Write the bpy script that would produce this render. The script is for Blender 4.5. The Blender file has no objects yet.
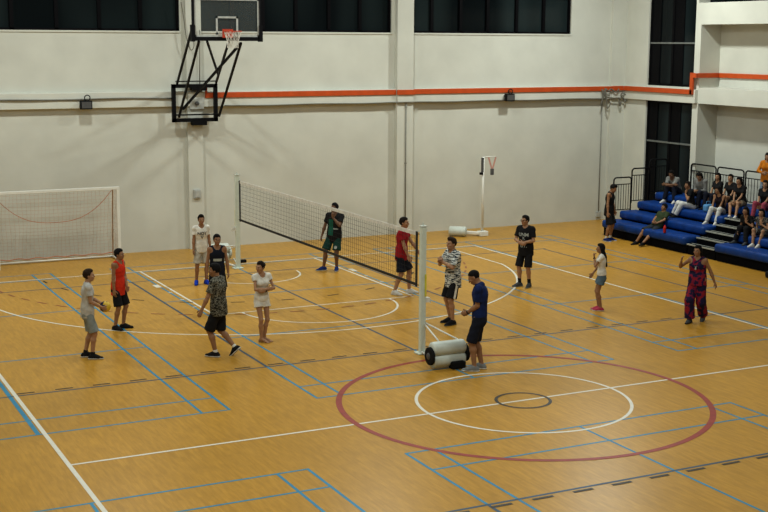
import bpy, math, random, time
import numpy as np
from math import sin, cos, pi, sqrt, radians, hypot, atan2
from mathutils import Vector, Matrix
random.seed(4)
SC = bpy.context.scene
COL = SC.collection
V = lambda *a: np.array(a, float)

# ------------------------------------------------------------------ camera
CAM = V(-11.2299, -17.2144, 5.8918)
YAW, PIT, ROL, FPX = .4648, .1683, .0048, 1271.29
_fw = V(sin(YAW)*cos(PIT), cos(YAW)*cos(PIT), -sin(PIT))
_rt = V(cos(YAW), -sin(YAW), 0)
_up = np.cross(_rt, _fw)
_r2 = _rt*cos(ROL)+_up*sin(ROL)
_u2 = -_rt*sin(ROL)+_up*cos(ROL)
cd = bpy.data.cameras.new('camera')
cam = bpy.data.objects.new('camera', cd)
COL.objects.link(cam)
cam.matrix_world = Matrix(((_r2[0], _u2[0], -_fw[0], CAM[0]), (_r2[1], _u2[1], -_fw[1], CAM[1]),
                           (_r2[2], _u2[2], -_fw[2], CAM[2]), (0, 0, 0, 1)))
cd.sensor_width = 36
cd.lens = FPX/768*36
cd.clip_end = 200
SC.camera = cam

def at(x, y, X=None, Y=None, Z=None):
    """surveying helper: the point where the sight line of a photo measurement meets a known plane of the hall"""
    d = _fw+_r2*(x-384)/FPX-_u2*(y-256)/FPX
    if Z is not None: t = (Z-CAM[2])/d[2]
    elif Y is not None: t = (Y-CAM[1])/d[1]
    else: t = (X-CAM[0])/d[0]
    return CAM+t*d

# ------------------------------------------------------------------ materials
def nodes(name):
    m = bpy.data.materials.new(name)
    m.use_nodes = True
    nt = m.node_tree
    return m, nt, nt.nodes['Principled BSDF']

def pm(name, c, rough=.6, var=.12, scale=9, bump=0., metal=0., spec=.4, detail=4):
    """plain surface with a little procedural mottling"""
    m, nt, b = nodes(name)
    n = nt.nodes.new('ShaderNodeTexNoise'); n.inputs['Scale'].default_value = scale; n.inputs['Detail'].default_value = detail
    tc = nt.nodes.new('ShaderNodeTexCoord'); nt.links.new(tc.outputs['Object'], n.inputs['Vector'])
    r = nt.nodes.new('ShaderNodeValToRGB')
    e = r.color_ramp.elements
    e[0].position, e[1].position = .3, .7
    e[0].color = (*[max(0, k*(1-var)) for k in c], 1)
    e[1].color = (*[min(1, k*(1+var)) for k in c], 1)
    nt.links.new(n.outputs['Fac'], r.inputs['Fac'])
    nt.links.new(r.outputs['Color'], b.inputs['Base Color'])
    b.inputs['Roughness'].default_value = rough
    b.inputs['Metallic'].default_value = metal
    b.inputs['Specular IOR Level'].default_value = spec
    if bump:
        bp = nt.nodes.new('ShaderNodeBump'); bp.inputs['Strength'].default_value = bump; bp.inputs['Distance'].default_value = .02
        nt.links.new(n.outputs['Fac'], bp.inputs['Height']); nt.links.new(bp.outputs['Normal'], b.inputs['Normal'])
    return m

def two(name, stops, scale, stretch=(1, 1, 1), kind='noise', rough=.8, detail=2, distort=0., const=True):
    """printed cloth: hard colour patches from a noise / wave / voronoi field"""
    m, nt, b = nodes(name)
    tc = nt.nodes.new('ShaderNodeTexCoord'); mp = nt.nodes.new('ShaderNodeMapping'); mp.inputs['Scale'].default_value = stretch
    nt.links.new(tc.outputs['Object'], mp.inputs['Vector'])
    if kind == 'wave':
        n = nt.nodes.new('ShaderNodeTexWave'); n.bands_direction = 'Z'; n.inputs['Distortion'].default_value = distort
        n.inputs['Detail'].default_value = detail; n.inputs['Detail Scale'].default_value = 3.; out = n.outputs['Fac']
    elif kind == 'vor':
        n = nt.nodes.new('ShaderNodeTexVoronoi'); out = n.outputs['Distance']
    else:
        n = nt.nodes.new('ShaderNodeTexNoise'); n.inputs['Detail'].default_value = detail; out = n.outputs['Fac']
    n.inputs['Scale'].default_value = scale
    nt.links.new(mp.outputs['Vector'], n.inputs['Vector'])
    r = nt.nodes.new('ShaderNodeValToRGB')
    if const: r.color_ramp.interpolation = 'CONSTANT'
    while len(r.color_ramp.elements) < len(stops): r.color_ramp.elements.new(.5)
    for el, (p, c) in zip(r.color_ramp.elements, stops):
        el.position = p; el.color = (*c, 1)
    nt.links.new(out, r.inputs['Fac']); nt.links.new(r.outputs['Color'], b.inputs['Base Color'])
    b.inputs['Roughness'].default_value = rough
    b.inputs['Specular IOR Level'].default_value = .2
    return m

def floor_mat():
    m, nt, b = nodes('sports_parquet')
    L = nt.links.new
    tc = nt.nodes.new('ShaderNodeTexCoord')
    mp = nt.nodes.new('ShaderNodeMapping'); mp.inputs['Rotation'].default_value = (0, 0, pi/2)
    L(tc.outputs['Object'], mp.inputs['Vector'])
    br = nt.nodes.new('ShaderNodeTexBrick'); br.inputs['Scale'].default_value = 1.
    br.inputs['Brick Width'].default_value = .55; br.inputs['Row Height'].default_value = .07
    br.inputs['Mortar Size'].default_value = .0012; br.inputs['Bias'].default_value = 0.
    br.inputs['Color1'].default_value = (.495, .268, .040, 1); br.inputs['Color2'].default_value = (.45, .242, .034, 1)
    br.inputs['Mortar'].default_value = (.40, .205, .02, 1); br.offset = .37
    L(mp.outputs['Vector'], br.inputs['Vector'])
    mp2 = nt.nodes.new('ShaderNodeMapping'); mp2.inputs['Scale'].default_value = (9, 1.3, 1)
    L(tc.outputs['Object'], mp2.inputs['Vector'])
    n = nt.nodes.new('ShaderNodeTexNoise'); n.inputs['Scale'].default_value = 2.2; n.inputs['Detail'].default_value = 5
    L(mp2.outputs['Vector'], n.inputs['Vector'])
    r = nt.nodes.new('ShaderNodeValToRGB'); e = r.color_ramp.elements
    e[0].position, e[1].position = .36, .66; e[0].color = (.90, .89, .87, 1); e[1].color = (1.07, 1.07, 1.07, 1)
    L(n.outputs['Fac'], r.inputs['Fac'])
    mx = nt.nodes.new('ShaderNodeMix'); mx.data_type = 'RGBA'; mx.blend_type = 'MULTIPLY'; mx.inputs['Factor'].default_value = 1
    L(br.outputs['Color'], mx.inputs['A']); L(r.outputs['Color'], mx.inputs['B'])
    n2 = nt.nodes.new('ShaderNodeTexNoise'); n2.inputs['Scale'].default_value = .35; n2.inputs['Detail'].default_value = 3
    L(tc.outputs['Object'], n2.inputs['Vector'])
    r2 = nt.nodes.new('ShaderNodeValToRGB'); e = r2.color_ramp.elements
    e[0].position, e[1].position = .3, .7; e[0].color = (.9, .9, .9, 1); e[1].color = (1.06, 1.06, 1.06, 1)
    L(n2.outputs['Fac'], r2.inputs['Fac'])
    mx2 = nt.nodes.new('ShaderNodeMix'); mx2.data_type = 'RGBA'; mx2.blend_type = 'MULTIPLY'; mx2.inputs['Factor'].default_value = 1
    L(mx.outputs['Result'], mx2.inputs['A']); L(r2.outputs['Color'], mx2.inputs['B'])
    L(mx2.outputs['Result'], b.inputs['Base Color'])
    b.inputs['Roughness'].default_value = .33
    b.inputs['Specular IOR Level'].default_value = .20
    return m

M = {}
M['floor'] = floor_mat()
M['wall'] = pm('cream_painted_plaster', (.585, .590, .525), .85, .05, 1.2, .05, spec=.2)
M['ledge'] = pm('pale_painted_ledge', (.60, .605, .54), .8, .04, 2, spec=.2)
M['reveal'] = pm('grey_window_reveal', (.42, .42, .36), .8, .05, 2)
M['glass'] = two('night_window_glass', [(.0, (.003, .004, .005)), (.45, (.005, .008, .009)), (.62, (.017, .026, .027))], .55, (1, 1, .15), rough=.12, const=False, detail=1)  # lighter patches painted into the pane colour, standing for reflections of the hall
M['glass'].node_tree.nodes['Principled BSDF'].inputs['Specular IOR Level'].default_value = .12
M['frame'] = pm('black_window_frame', (.003, .003, .004), .5, spec=.08)
M['bar'] = pm('grey_window_bar', (.16, .17, .16), .4)
M['orange'] = pm('orange_duct_paint', (.50, .078, .012), .5, .1, 5)
M['black'] = pm('black_powder_coat', (.005, .005, .006), .5, .2, spec=.15)
M['white'] = pm('white_paint_metal', (.72, .72, .66), .4, .04)
M['palegreen'] = pm('pale_green_post_paint', (.60, .66, .58), .45, .05)
M['pad'] = pm('grey_white_vinyl_pad', (.56, .60, .54), .45, .08, 6)
M['rubber'] = pm('black_rubber', (.009, .009, .009), .8, spec=.15)
M['hub'] = pm('grey_wheel_hub', (.09, .09, .09), .5)
M['cable'] = pm('grey_cable', (.17, .16, .13), .7)
M['pipe'] = pm('grey_conduit', (.22, .22, .19), .6)
M['boxgrey'] = pm('grey_socket_plastic', (.42, .43, .40), .5)
M['blue'] = pm('blue_seat_vinyl', (.0015, .038, .19), .5, .2, 5, .2, spec=.25)
M['skirt'] = pm('black_bleacher_skirt', (.004, .004, .005), .9, spec=.05)
M['step'] = pm('grey_step_edge', (.34, .35, .31), .5)
M['red'] = pm('red_plastic', (.50, .015, .012), .4)
M['rimred'] = pm('red_rim_paint', (.48, .06, .025), .45)
M['netwhite'] = pm('white_cord', (.62, .60, .54), .8)
M['netdark'] = pm('black_net_cord', (.02, .02, .018), .8)
M['goalnet'] = pm('beige_goal_net_cord', (.56, .42, .32), .9)
M['redrope'] = pm('faded_red_rope', (.50, .22, .13), .9)
M['pinkstrap'] = pm('faded_pink_webbing', (.50, .27, .22), .9)
M['yellow'] = pm('yellow_strip', (.62, .60, .06), .5)
M['lwhite'] = pm('white_floor_paint', (.66, .63, .54), .45, .05, 6)
M['lblue'] = pm('blue_floor_paint', (.012, .21, .36), .45, .15, 3)
M['lnavy'] = pm('navy_floor_paint', (.022, .070, .125), .45, .2, 3)
M['lblack'] = pm('black_floor_paint', (.035, .028, .02), .5, .2, 6)
M['lred'] = pm('red_floor_paint', (.28, .027, .013), .45, .15, 6)
M['lrust'] = pm('rust_floor_paint', (.27, .085, .035), .45, .15, 6)

# ------------------------------------------------------------------ mesh builder
class MB:
    def __init__(s): s.v = []; s.f = []; s.mi = []; s.m = 0
    def add(s, vs, fs):
        o = len(s.v)
        s.v.extend([tuple(map(float, q)) for q in vs])
        s.f.extend([tuple(i+o for i in q) for q in fs]); s.mi.extend([s.m]*len(fs))
        return s
    def box(s, lo, hi):
        x0, y0, z0 = lo; x1, y1, z1 = hi
        return s.add([(x0,y0,z0),(x1,y0,z0),(x1,y1,z0),(x0,y1,z0),(x0,y0,z1),(x1,y0,z1),(x1,y1,z1),(x0,y1,z1)],
              [(0,3,2,1),(4,5,6,7),(0,1,5,4),(1,2,6,5),(2,3,7,6),(3,0,4,7)])
    def bar(s, a, b, w, h=None, up=(0,0,1)):
        a = V(*a); b = V(*b); h = h or w
        d = (b-a)/np.linalg.norm(b-a); up = V(*up)
        if abs(d@up) > .98: up = V(0,1,0) if abs(d[1]) < .9 else V(1,0,0)
        x = np.cross(d, up); x /= np.linalg.norm(x); y = np.cross(x, d)
        q = [(-1,-1),(1,-1),(1,1),(-1,1)]
        vs = [a+x*i*w/2+y*j*h/2 for i,j in q]+[b+x*i*w/2+y*j*h/2 for i,j in q]
        return s.add(vs, [(0,3,2,1),(4,5,6,7),(0,1,5,4),(1,2,6,5),(2,3,7,6),(3,0,4,7)])
    def tube(s, pts, r, n=10, closed=False):
        pts = [V(*p) for p in pts]; N = len(pts)
        rs = r if isinstance(r, (list, tuple)) else [r]*N
        vs = []; x = None
        for i, p in enumerate(pts):
            if closed: d = pts[(i+1) % N]-pts[i-1]
            else: d = pts[min(i+1, N-1)]-pts[max(i-1, 0)]
            d = d/np.linalg.norm(d)
            if x is None:
                u = V(0,0,1) if abs(d[2]) < .9 else V(1,0,0)
                x = np.cross(d, u)
            x = x-d*(x@d); x /= np.linalg.norm(x); y = np.cross(d, x)
            for k in range(n):
                a = 2*pi*k/n; vs.append(p+rs[i]*(x*cos(a)+y*sin(a)))
        fs = []
        for i in range(N if closed else N-1):
            j = (i+1) % N
            for k in range(n):
                l = (k+1) % n; fs.append((i*n+k, i*n+l, j*n+l, j*n+k))
        if not closed: fs += [tuple(range(n))[::-1], tuple((N-1)*n+k for k in range(n))]
        return s.add(vs, fs)
    def lathe(s, base, axis, prof, n=24):
        """profile of (distance along axis, radius)"""
        base = V(*base); d = V(*axis); d = d/np.linalg.norm(d)
        u = V(0,0,1) if abs(d[2]) < .9 else V(1,0,0)
        x = np.cross(d, u); x /= np.linalg.norm(x); y = np.cross(d, x)
        vs = []; fs = []
        for t, r in prof:
            for k in range(n):
                a = 2*pi*k/n; vs.append(base+d*t+r*(x*cos(a)+y*sin(a)))
        for i in range(len(prof)-1):
            for k in range(n):
                l = (k+1) % n; fs.append((i*n+k, i*n+l, (i+1)*n+l, (i+1)*n+k))
        fs += [tuple(range(n))[::-1], tuple((len(prof)-1)*n+k for k in range(n))]
        return s.add(vs, fs)
    def ball(s, c, rad, axes=None, n=12, m=8):
        c = V(*c); A = np.eye(3) if axes is None else np.array(axes)
        vs = []; fs = []
        for i in range(m+1):
            t = pi*i/m
            for k in range(n):
                a = 2*pi*k/n
                q = V(sin(t)*cos(a)*rad[0], sin(t)*sin(a)*rad[1], cos(t)*rad[2])
                vs.append(c+A.T@q)
        for i in range(m):
            for k in range(n):
                l = (k+1) % n; fs.append((i*n+k, (i+1)*n+k, (i+1)*n+l, i*n+l))
        return s.add(vs, fs)
    def build(s, name, mats, parent=None, smooth=False, bevel=0, segs=2):
        me = bpy.data.meshes.new(name)
        me.from_pydata(s.v, [], s.f)
        for m in (mats if isinstance(mats, list) else [mats]): me.materials.append(m)
        if any(s.mi): me.polygons.foreach_set('material_index', s.mi)
        if smooth: me.polygons.foreach_set('use_smooth', [True]*len(s.f))
        me.update()
        o = bpy.data.objects.new(name, me); COL.objects.link(o)
        if parent is not None: o.parent = parent
        if bevel:
            b = o.modifiers.new('bevel', 'BEVEL'); b.width = bevel; b.segments = segs; b.limit_method = 'ANGLE'
        return o

def shade_auto(o, ang=40):
    me = o.data
    me.polygons.foreach_set('use_smooth', [True]*len(me.polygons))
    me.set_sharp_from_angle(angle=radians(ang))
    return o

def tag(o, label, cat, group=None):
    o['label'] = label; o['category'] = cat
    if group: o['group'] = group
    return o
def thing(name, label, cat, loc=(0,0,0), rz=0, group=None):
    o = bpy.data.objects.new(name, None); COL.objects.link(o)
    o.empty_display_size = .1; o.location = loc; o.rotation_euler = (0,0,rz)
    return tag(o, label, cat, group)
def struct(name, mb, mat, **k):
    o = mb.build(name, mat, **k); o['kind'] = 'structure'; return o
def copy_tree(o, parent=None):
    c = o.copy(); COL.objects.link(c)
    if parent is not None: c.parent = parent
    for ch in list(o.children): copy_tree(ch, c)
    return c

# ------------------------------------------------------------------ room shell
WY, WX = 17.25, 14.9           # far wall plane, right wall plane
ZT = 9.2
WINZ = 6.1
struct('floor', MB().add([(-17,-24,0),(17.5,-24,0),(17.5,17.6,0),(-17,17.6,0)], [(0,1,2,3)]), M['floor'])
far = MB()
far.box((-17, WY, 0), (17, WY+.35, WINZ))
far.box((-17, WY, 8.4), (17, WY+.35, ZT))
spans = [(-17, -10.6), (-5.9, -5.55), (-.3, .2), (6.27, 6.93), (12.75, 17)]
for a, b in spans: far.box((a, WY, WINZ), (b, WY+.35, 8.4))
struct('wall_far', far, M['wall'])
# columns standing proud of the far wall
cl = MB()
cl.box((-.17, WY-.13, 0), (.27, WY+.02, ZT)); struct('trim_1', cl, M['wall'])
cl = MB(); cl.box((6.37, WY-.2, 0), (6.92, WY+.02, ZT)); struct('trim_2', cl, M['wall'])
cl = MB(); cl.box((14.32, WY-.1, 0), (14.92, WY+.02, ZT)); struct('trim_3', cl, M['wall'])
# right wall with tall window strip and two recesses
rw = MB()
W0, W1 = 13.76, 16.02
DX = 15.68
rw.box((WX, W1, 0), (DX+.3, WY+.35, ZT))
rw.box((WX, W0, 4.02), (DX+.3, W1, 4.50))
rw.box((WX, W0, 8.4), (DX+.3, W1, ZT))
rw.box((WX, 13.5, 0), (DX+.3, W0, 7.05)); rw.box((WX, 13.66, 7.05), (DX+.3, W0, ZT))
rw.box((DX, -2, 0), (DX+.3, 13.5, ZT))          # back of the recesses
rw.box((WX, -2, 4.02), (DX, 13.5, 4.50))
rw.box((WX, -2, 6.40), (DX, 13.5, 7.05))
rw.box((WX, -2, 8.4), (DX, 13.5, ZT))
rw.box((WX, -2.3, 0), (DX+.3, -2, ZT))
struct('wall_right', rw, M['wall'])
# ledge (service beam) along far wall and right wall
lg = MB()
lg.box((-17, WY-.16, 4.04), (-.17, WY+.01, 4.46))
lg.box((.27, WY-.16, 4.02), (6.37, WY+.01, 4.44))
lg.box((6.92, WY-.16, 4.02), (14.32, WY+.01, 4.44))
lg.box((-.17, WY-.19, 4.04), (.27, WY-.12, 4.44))
lg.box((6.37, WY-.24, 4.02), (6.92, WY-.19, 4.42))
lg.box((14.32, WY-.2, 4.02), (WX-.12, WY-.09, 4.44))
lg.box((WX-.12, 13.52, 4.02), (WX+.01, WY-.09, 4.44))
struct('trim_4', lg, M['ledge'], bevel=.012)

def window_far(n, x0, x1, muls):
    g = MB().box((x0-.02, WY+.14, WINZ-.02), (x1+.02, WY+.17, 8.42))
    w = struct('window_%d' % n, g, M['glass'])
    f = MB(); y0, y1 = WY+.06, WY+.2
    f.box((x0, y0, WINZ), (x1, y1, WINZ+.07)); f.box((x0, y0, 8.33), (x1, y1, 8.4))
    f.box((x0, y0, WINZ), (x0+.07, y1, 8.4)); f.box((x1-.07, y0, WINZ), (x1, y1, 8.4))
    for q in muls: f.box((q-.05, y0, WINZ), (q+.05, y1, 8.4))
    f.box((x0, y0+.03, 7.2), (x1, y1, 7.26))
    f.build('window_frame', M['frame'], w)
    MB().box((x0, WY-.03, WINZ-.04), (x1, WY+.12, WINZ+.01)).build('window_sill', M['ledge'], w)
window_far(1, -5.55, -.3, [at(x, 20, Y=WY)[0] for x in (12, 57, 100, 141)])
window_far(2, .2, 6.27, [at(x, 20, Y=WY)[0] for x in (233, 264, 297, 330, 361)])
window_far(3, 6.93, 12.75, [at(x, 20, Y=WY)[0] for x in (433, 462, 489, 518, 545)])
window_far(4, -10.6, -5.9, [-7, -8.2, -9.4])
def window_right(n, z0, z1, bars, centre=True):
    g = MB().box((WX+.11, W0-.02, z0-.02), (WX+.14, W1+.02, z1+.02))
    w = struct('window_%d' % n, g, M['glass'])
    f = MB(); x0, x1 = WX+.06, WX+.2
    f.box((x0, W0, z0), (x1, W1, z0+.07)); f.box((x0, W0, z1-.07), (x1, W1, z1))
    f.box((x0, W0, z0), (x1, W0+.07, z1)); f.box((x0, W1-.07, z0), (x1, W1, z1))
    ym = (W0+W1)/2
    f.box((x0, ym-.05, z0), (x1, ym+.05, z1))
    for yd in (W1-.5, ym-.5): f.box((x0+.02, yd, z0), (x0+.045, yd+.48, z1))  # dark sheets added over the glass to mimic dark bands between its reflections
    f.build('window_frame', M['frame'], w)
    for b in bars:
        MB().box((x0-.02, W0+.05, b-.025), (x1, W1-.05, b+.025)).build('crossbar', M['bar'], w)
window_right(5, 4.5, 8.4, [5.84])
g = MB().box((WX+.3, -2, 7.0), (WX+.33, 13.5, 8.45)); w7 = struct('window_7', g, M['glass'])
f = MB()
for yk in range(8): f.box((WX+.24, -1.9+2.1*yk, 7.04), (WX+.36, -1.8+2.1*yk, 8.41))
f.build('window_frame', M['frame'], w7)
window_right(6, .05, 4.02, [2.72])
# side and rear walls and roof that close the hall behind and beside the viewer
struct('wall_left', MB().box((-17.3,-24,0), (-17,17.6,ZT)), M['wall'])

# orange cable duct
y = WY-.2
od = MB()
od.box((.34, y, 4.27), (6.34, WY-.15, 4.42))
od.box((6.34, WY-.29, 4.27), (6.95, WY-.23, 4.42))
od.box((6.95, y, 4.28), (14.3, WY-.15, 4.43))
od.box((14.3, WY-.26, 4.29), (WX-.17, WY-.19, 4.44))
od.box((.34, y, 4.4), (.40, WY-.15, 4.62))
tag(od.build('cable_duct', M['orange'], bevel=.008), 'long orange cable duct running along the far wall ledge', 'duct')
od = MB()
od.box((WX-.18, 13.6, 4.29), (WX-.11, WY-.27, 4.44))
od.box((WX-.18, 13.58, 4.29), (WX-.11, 13.72, 4.95))
od.box((WX-.18, 13.44, 4.80), (WX-.11, 13.58, 4.94))
tag(od.build('cable_duct', M['orange'], bevel=.008), 'short orange duct under the tall window, turning up at its end', 'duct')
od = MB()
od.box((WX-.10, 13.44, 4.80), (DX-.01, 13.5, 4.94))
tag(od.build('cable_duct', M['orange'], bevel=.008), 'short orange duct across the side of the recess by the tall window', 'duct')
od = MB()
od.box((DX-.06, -1.9, 4.80), (DX-.001, 13.43, 4.94))
tag(od.build('cable_duct', M['orange'], bevel=.008), 'orange duct along the back wall of the recess above the bleachers', 'duct')

# conduits, boxes, lamps on the wall
def conduit(x, z0, z1, y, label, box=None):
    t = thing('wall_conduit', label, 'pipe', (x, y, z0), group='conduits on the far wall')
    m = MB().tube([(0,0,0), (0,0,z1-z0)], .018, 8); m.build('pipe', M['pipe'], t, smooth=True)
    if box: MB().box((-.09, -.03, -.16), (.09, .05, .02)).build('socket_box', M['boxgrey'], t, bevel=.01)
    else:
        for z in (.1, (z1-z0)*.5, (z1-z0)-.1): MB().box((-.03, -.02, z-.015), (.03, .03, z+.015)).build('bracket', M['pipe'], t)
conduit(6.66, .4, 4.0, WY-.225, 'thin grey conduit running down the middle wall column')
conduit(at(600, 150, Y=WY)[0], at(598, 212, Y=WY)[2], 4.0, WY-.025, 'thin grey conduit ending in a socket box near the bleachers', True)
s = MB().box((-.1, -.03, -.13), (.1, .04, .13)); s.box((-.07, -.045, -.1), (.07, -.02, .1))
p = at(197, 194, Y=WY-.15)
o = s.build('socket_panel', M['boxgrey'], bevel=.012); o.location = (p[0], WY-.165, p[2]); tag(o, 'small grey socket panel on the column under the hoop', 'socket')
lc = MB()
lc.tube([(x, WY-.19+.012*sin(x*3), 4.285+.01*sin(x*2.1)) for x in np.linspace(-16.5, -.65, 60)], .022, 6)
tag(lc.build('wall_cable', M['cable'], smooth=True), 'thin tan cable along the ledge left of the hoop frame', 'cable')
lc = MB()
lc.tube([(x, WY-.185+(-.085 if 6.3 < x < 7 else 0), 4.035+.008*sin(x*2.1)) for x in np.linspace(.9, 14.1, 80)], .02, 6)
tag(lc.build('wall_cable', M['cable'], smooth=True), 'thin dark cable along the lower ledge edge under the orange duct', 'cable')
def floodlight(x, z, label):
    t = thing('floodlight', label, 'lamp', (x, WY-.205, z-.03), group='floodlights on the ledge')
    MB().box((-.16, -.16, -.16), (.16, -.03, .07)).build('housing', M['black'], t, bevel=.02)
    MB().box((-.13, -.175, -.13), (.13, -.155, .04)).build('lens', M['hub'], t)
    b = MB(); b.tube([(.05+.075*cos(a), -.06, .14+.075*sin(a)) for a in np.linspace(-pi/2, 1.4*pi, 14)], .014, 6)
    b.bar((-.12, -.06, .03), (-.12, .04, .0), .03); b.build('bracket', M['black'], t, smooth=True)
p = at(85, 102, Y=WY-.2); floodlight(p[0], p[2], 'small black floodlight on the ledge above the goal')
p = at(508, 95, Y=WY-.2); floodlight(p[0], p[2], 'small black floodlight on the ledge right of the middle column')
cb = MB()
def wallpath(q): return [tuple(at(x, y, Y=WY-.27-.02*(i % 2))) for i, (x, y) in enumerate(q)]
def smoothpath(P, n=6):
    P = [V(*p) for p in P]; P = [P[0]]+P+[P[-1]]; out = []
    for i in range(1, len(P)-2):
        for k in range(n):
            t = k/n; a, b, c, d = P[i-1], P[i], P[i+1], P[i+2]
            out.append(.5*((2*b)+(-a+c)*t+(2*a-5*b+4*c-d)*t*t+(-a+3*b-3*c+d)*t**3))
    return out+[P[-2]]
for q in ([(602,89),(603,97),(601,104)], [(605,88),(606,95),(607,106),(608,108),(610,103),(606,99)], [(606,89),(609,91),(611,89),(616,92),(619,89)],
          [(604,90),(605,96),(612,98),(619,98),(620,100)], [(622,93),(625,94),(626,97),(625,102),(624,99),(621,96),(622,93)], [(618,98),(619,102),(620,106),(621,101)]):
    cb.tube(smoothpath(wallpath(q)), .022, 6)
tag(cb.build('cable_tangle', M['cable'], smooth=True), 'tangle of loose grey cables hanging under the duct in the corner', 'cable')

# ------------------------------------------------------------------ floor lines
_lz = [0.0012]
ntrim = [5]
def lines(mat, strips):
    """flat painted strips on the parquet; one object for each set of markings"""
    z = _lz[0]; _lz[0] += .0006
    m = MB()
    for q in strips:
        z += .000008
        if q[0] == 's':
            (x0, y0), (x1, y1), w = q[1:]
            L = hypot(x1-x0, y1-y0); nx, ny = -(y1-y0)/L*w/2, (x1-x0)/L*w/2
            m.add([(x0-nx, y0-ny, z), (x1-nx, y1-ny, z), (x1+nx, y1+ny, z), (x0+nx, y0+ny, z)], [(0, 1, 2, 3)])
        else:
            (cx, cy), r, a0, a1, w = q[1:]
            n = max(8, int(abs(a1-a0)*r/.08)); vs = []; fs = []
            for i in range(n+1):
                a = a0+(a1-a0)*i/n
                for rr in (r-w/2, r+w/2): vs.append((cx+rr*cos(a), cy+rr*sin(a), z))
            for i in range(n): fs.append((2*i, 2*i+1, 2*i+3, 2*i+2))
            m.add(vs, fs)
    struct('trim_%d' % ntrim[0], m, mat); ntrim[0] += 1
S = lambda a, b, w=.045: ('s', a, b, w)
A = lambda c, r, a0, a1, w=.05: ('a', c, r, radians(a0), radians(a1), w)
bl = []
for cx in (-7.6, 0, 7.6):
    for sg in (1, -1):
        y0, y1 = 1.6*sg, 15.0*sg; nt_ = 8.3*sg
        bl += [S((cx-3.05, y0), (cx+3.05, y0)), S((cx-3.05, y1), (cx+3.05, y1)), S((cx-3.05, 2.38*sg), (cx+3.05, 2.38*sg)), S((cx-3.05, 14.2*sg), (cx+3.05, 14.2*sg)),
               S((cx-3.05, nt_-1.98), (cx+3.05, nt_-1.98)), S((cx-3.05, nt_+1.98), (cx+3.05, nt_+1.98))]
        for dx in (-3.03, -2.57, 2.57, 3.03): bl.append(S((cx+dx, y0), (cx+dx, y1)))
        bl += [S((cx, y0), (cx, nt_-1.98)), S((cx, nt_+1.98), (cx, y1))]
bl.append(S((-7.61, 1.6), (-7.61, 6.3), .07))
lines(M['lblue'], bl)
nv = []
for sg in (1, -1):
    nv += [S((-9, 3.88*sg), (9.1, 3.88*sg), .05), S((-9, 12.95*sg), (9.1, 12.95*sg), .05)]
    for x in ((-9, -3.03, 0, 3.03, 9) if sg > 0 else (-9, -3.03, 9)): nv.append(S((x, 3.88*sg), (x, 12.95*sg), .05))
lines(M['lnavy'], nv)
BY = 14.3
wh = [S((-7.515, -BY), (-7.515, BY), .066), S((7.515, -BY), (7.515, BY), .06), S((-7.515, 0), (7.515, 0), .055), S((-7.515, BY), (7.515, BY), .055),
      A((0, 0), 1.775, 0, 360, .055)]
for x in (-2.43, 2.43): wh.append(S((x, BY), (x, BY-5.8), .055))
wh += [S((-2.43, BY-5.8), (2.43, BY-5.8), .05), A((0, BY-5.8), 1.8, 180, 360, .05), A((0, BY-1.575), 1.25, 180, 360, .05),
       A((0, BY-1.575), 6.74, 192, 348, .055)]
ex = sqrt(6.74**2-6.59**2)
for x in (-6.59, 6.59): wh.append(S((x, BY), (x, BY-1.575-ex), .055))
for x in (-2.56, 2.56):
    wh.append(S((x-.12 if x < 0 else x-.02, BY-2.1), (x+.02 if x < 0 else x+.12, BY-2.1), .36))
    for k in (3., 3.9, 4.8): wh.append(S((x-.05, BY-k), (x+.05, BY-k), .05))
lines(M['lwhite'], wh)
lines(M['lred'], [A((0, 0), 3.06, 0, 360, .10)])
bk = [A((0, 0), .45, 0, 360, .055)]
for i in range(23): bk += [S((-7.48+.645*i, 4.0), (-7.18+.645*i, 4.0), .045), S((-7.49+.635*i, -3.98), (-7.17+.635*i, -3.98), .06)]
for a in np.arange(183, 357, 13.5): bk.append(A((0, BY), 4.95, a, a+3.6, .05))
lines(M['lblack'], bk)
lines(M['lrust'], [A((0, BY), 6.25, a, a+2.9, .05) for a in np.arange(184, 356, 5.6)])

# ------------------------------------------------------------------ volleyball net and posts
NY0, NY1 = 3.6, 13.62
t = thing('volleyball_net', 'black volleyball net with white top tape stretched between the two posts', 'net', (0, NY0, 0))
L_ = NY1-NY0
z0, z1 = 1.30, 2.28
a0, a1 = .20, L_-.16
m = MB()
r = .0022
n = 98
for i in range(n+1):
    y = a0+(a1-a0)*i/n; m.bar((0, y, z0), (0, y, z1), r*1.5)
for i in range(1, 10):
    z = z0+(z1-z0)*i/10; m.bar((0, a0, z), (0, a1, z), r*1.5)
m.build('mesh', M['netdark'], t)
MB().box((-.008, a0, z1-.035), (.008, a1, z1+.035)).build('top_tape', M['netwhite'], t)
MB().box((-.008, a0, z0-.026), (.008, a1, z0+.026)).build('bottom_tape', M['netdark'], t)
for y in (a0, a1): MB().box((-.01, y-.03, z0-.04), (.01, y+.03, z1+.04)).build('side_tape', M['netdark'], t)
for (ya, yb) in ((0.06, a0), (a1, L_-.06)):
    for z in (z0, z1): MB().tube([(0, ya, z), (0, yb, z)], .008, 6).build('rope', M['netdark'], t)

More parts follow.
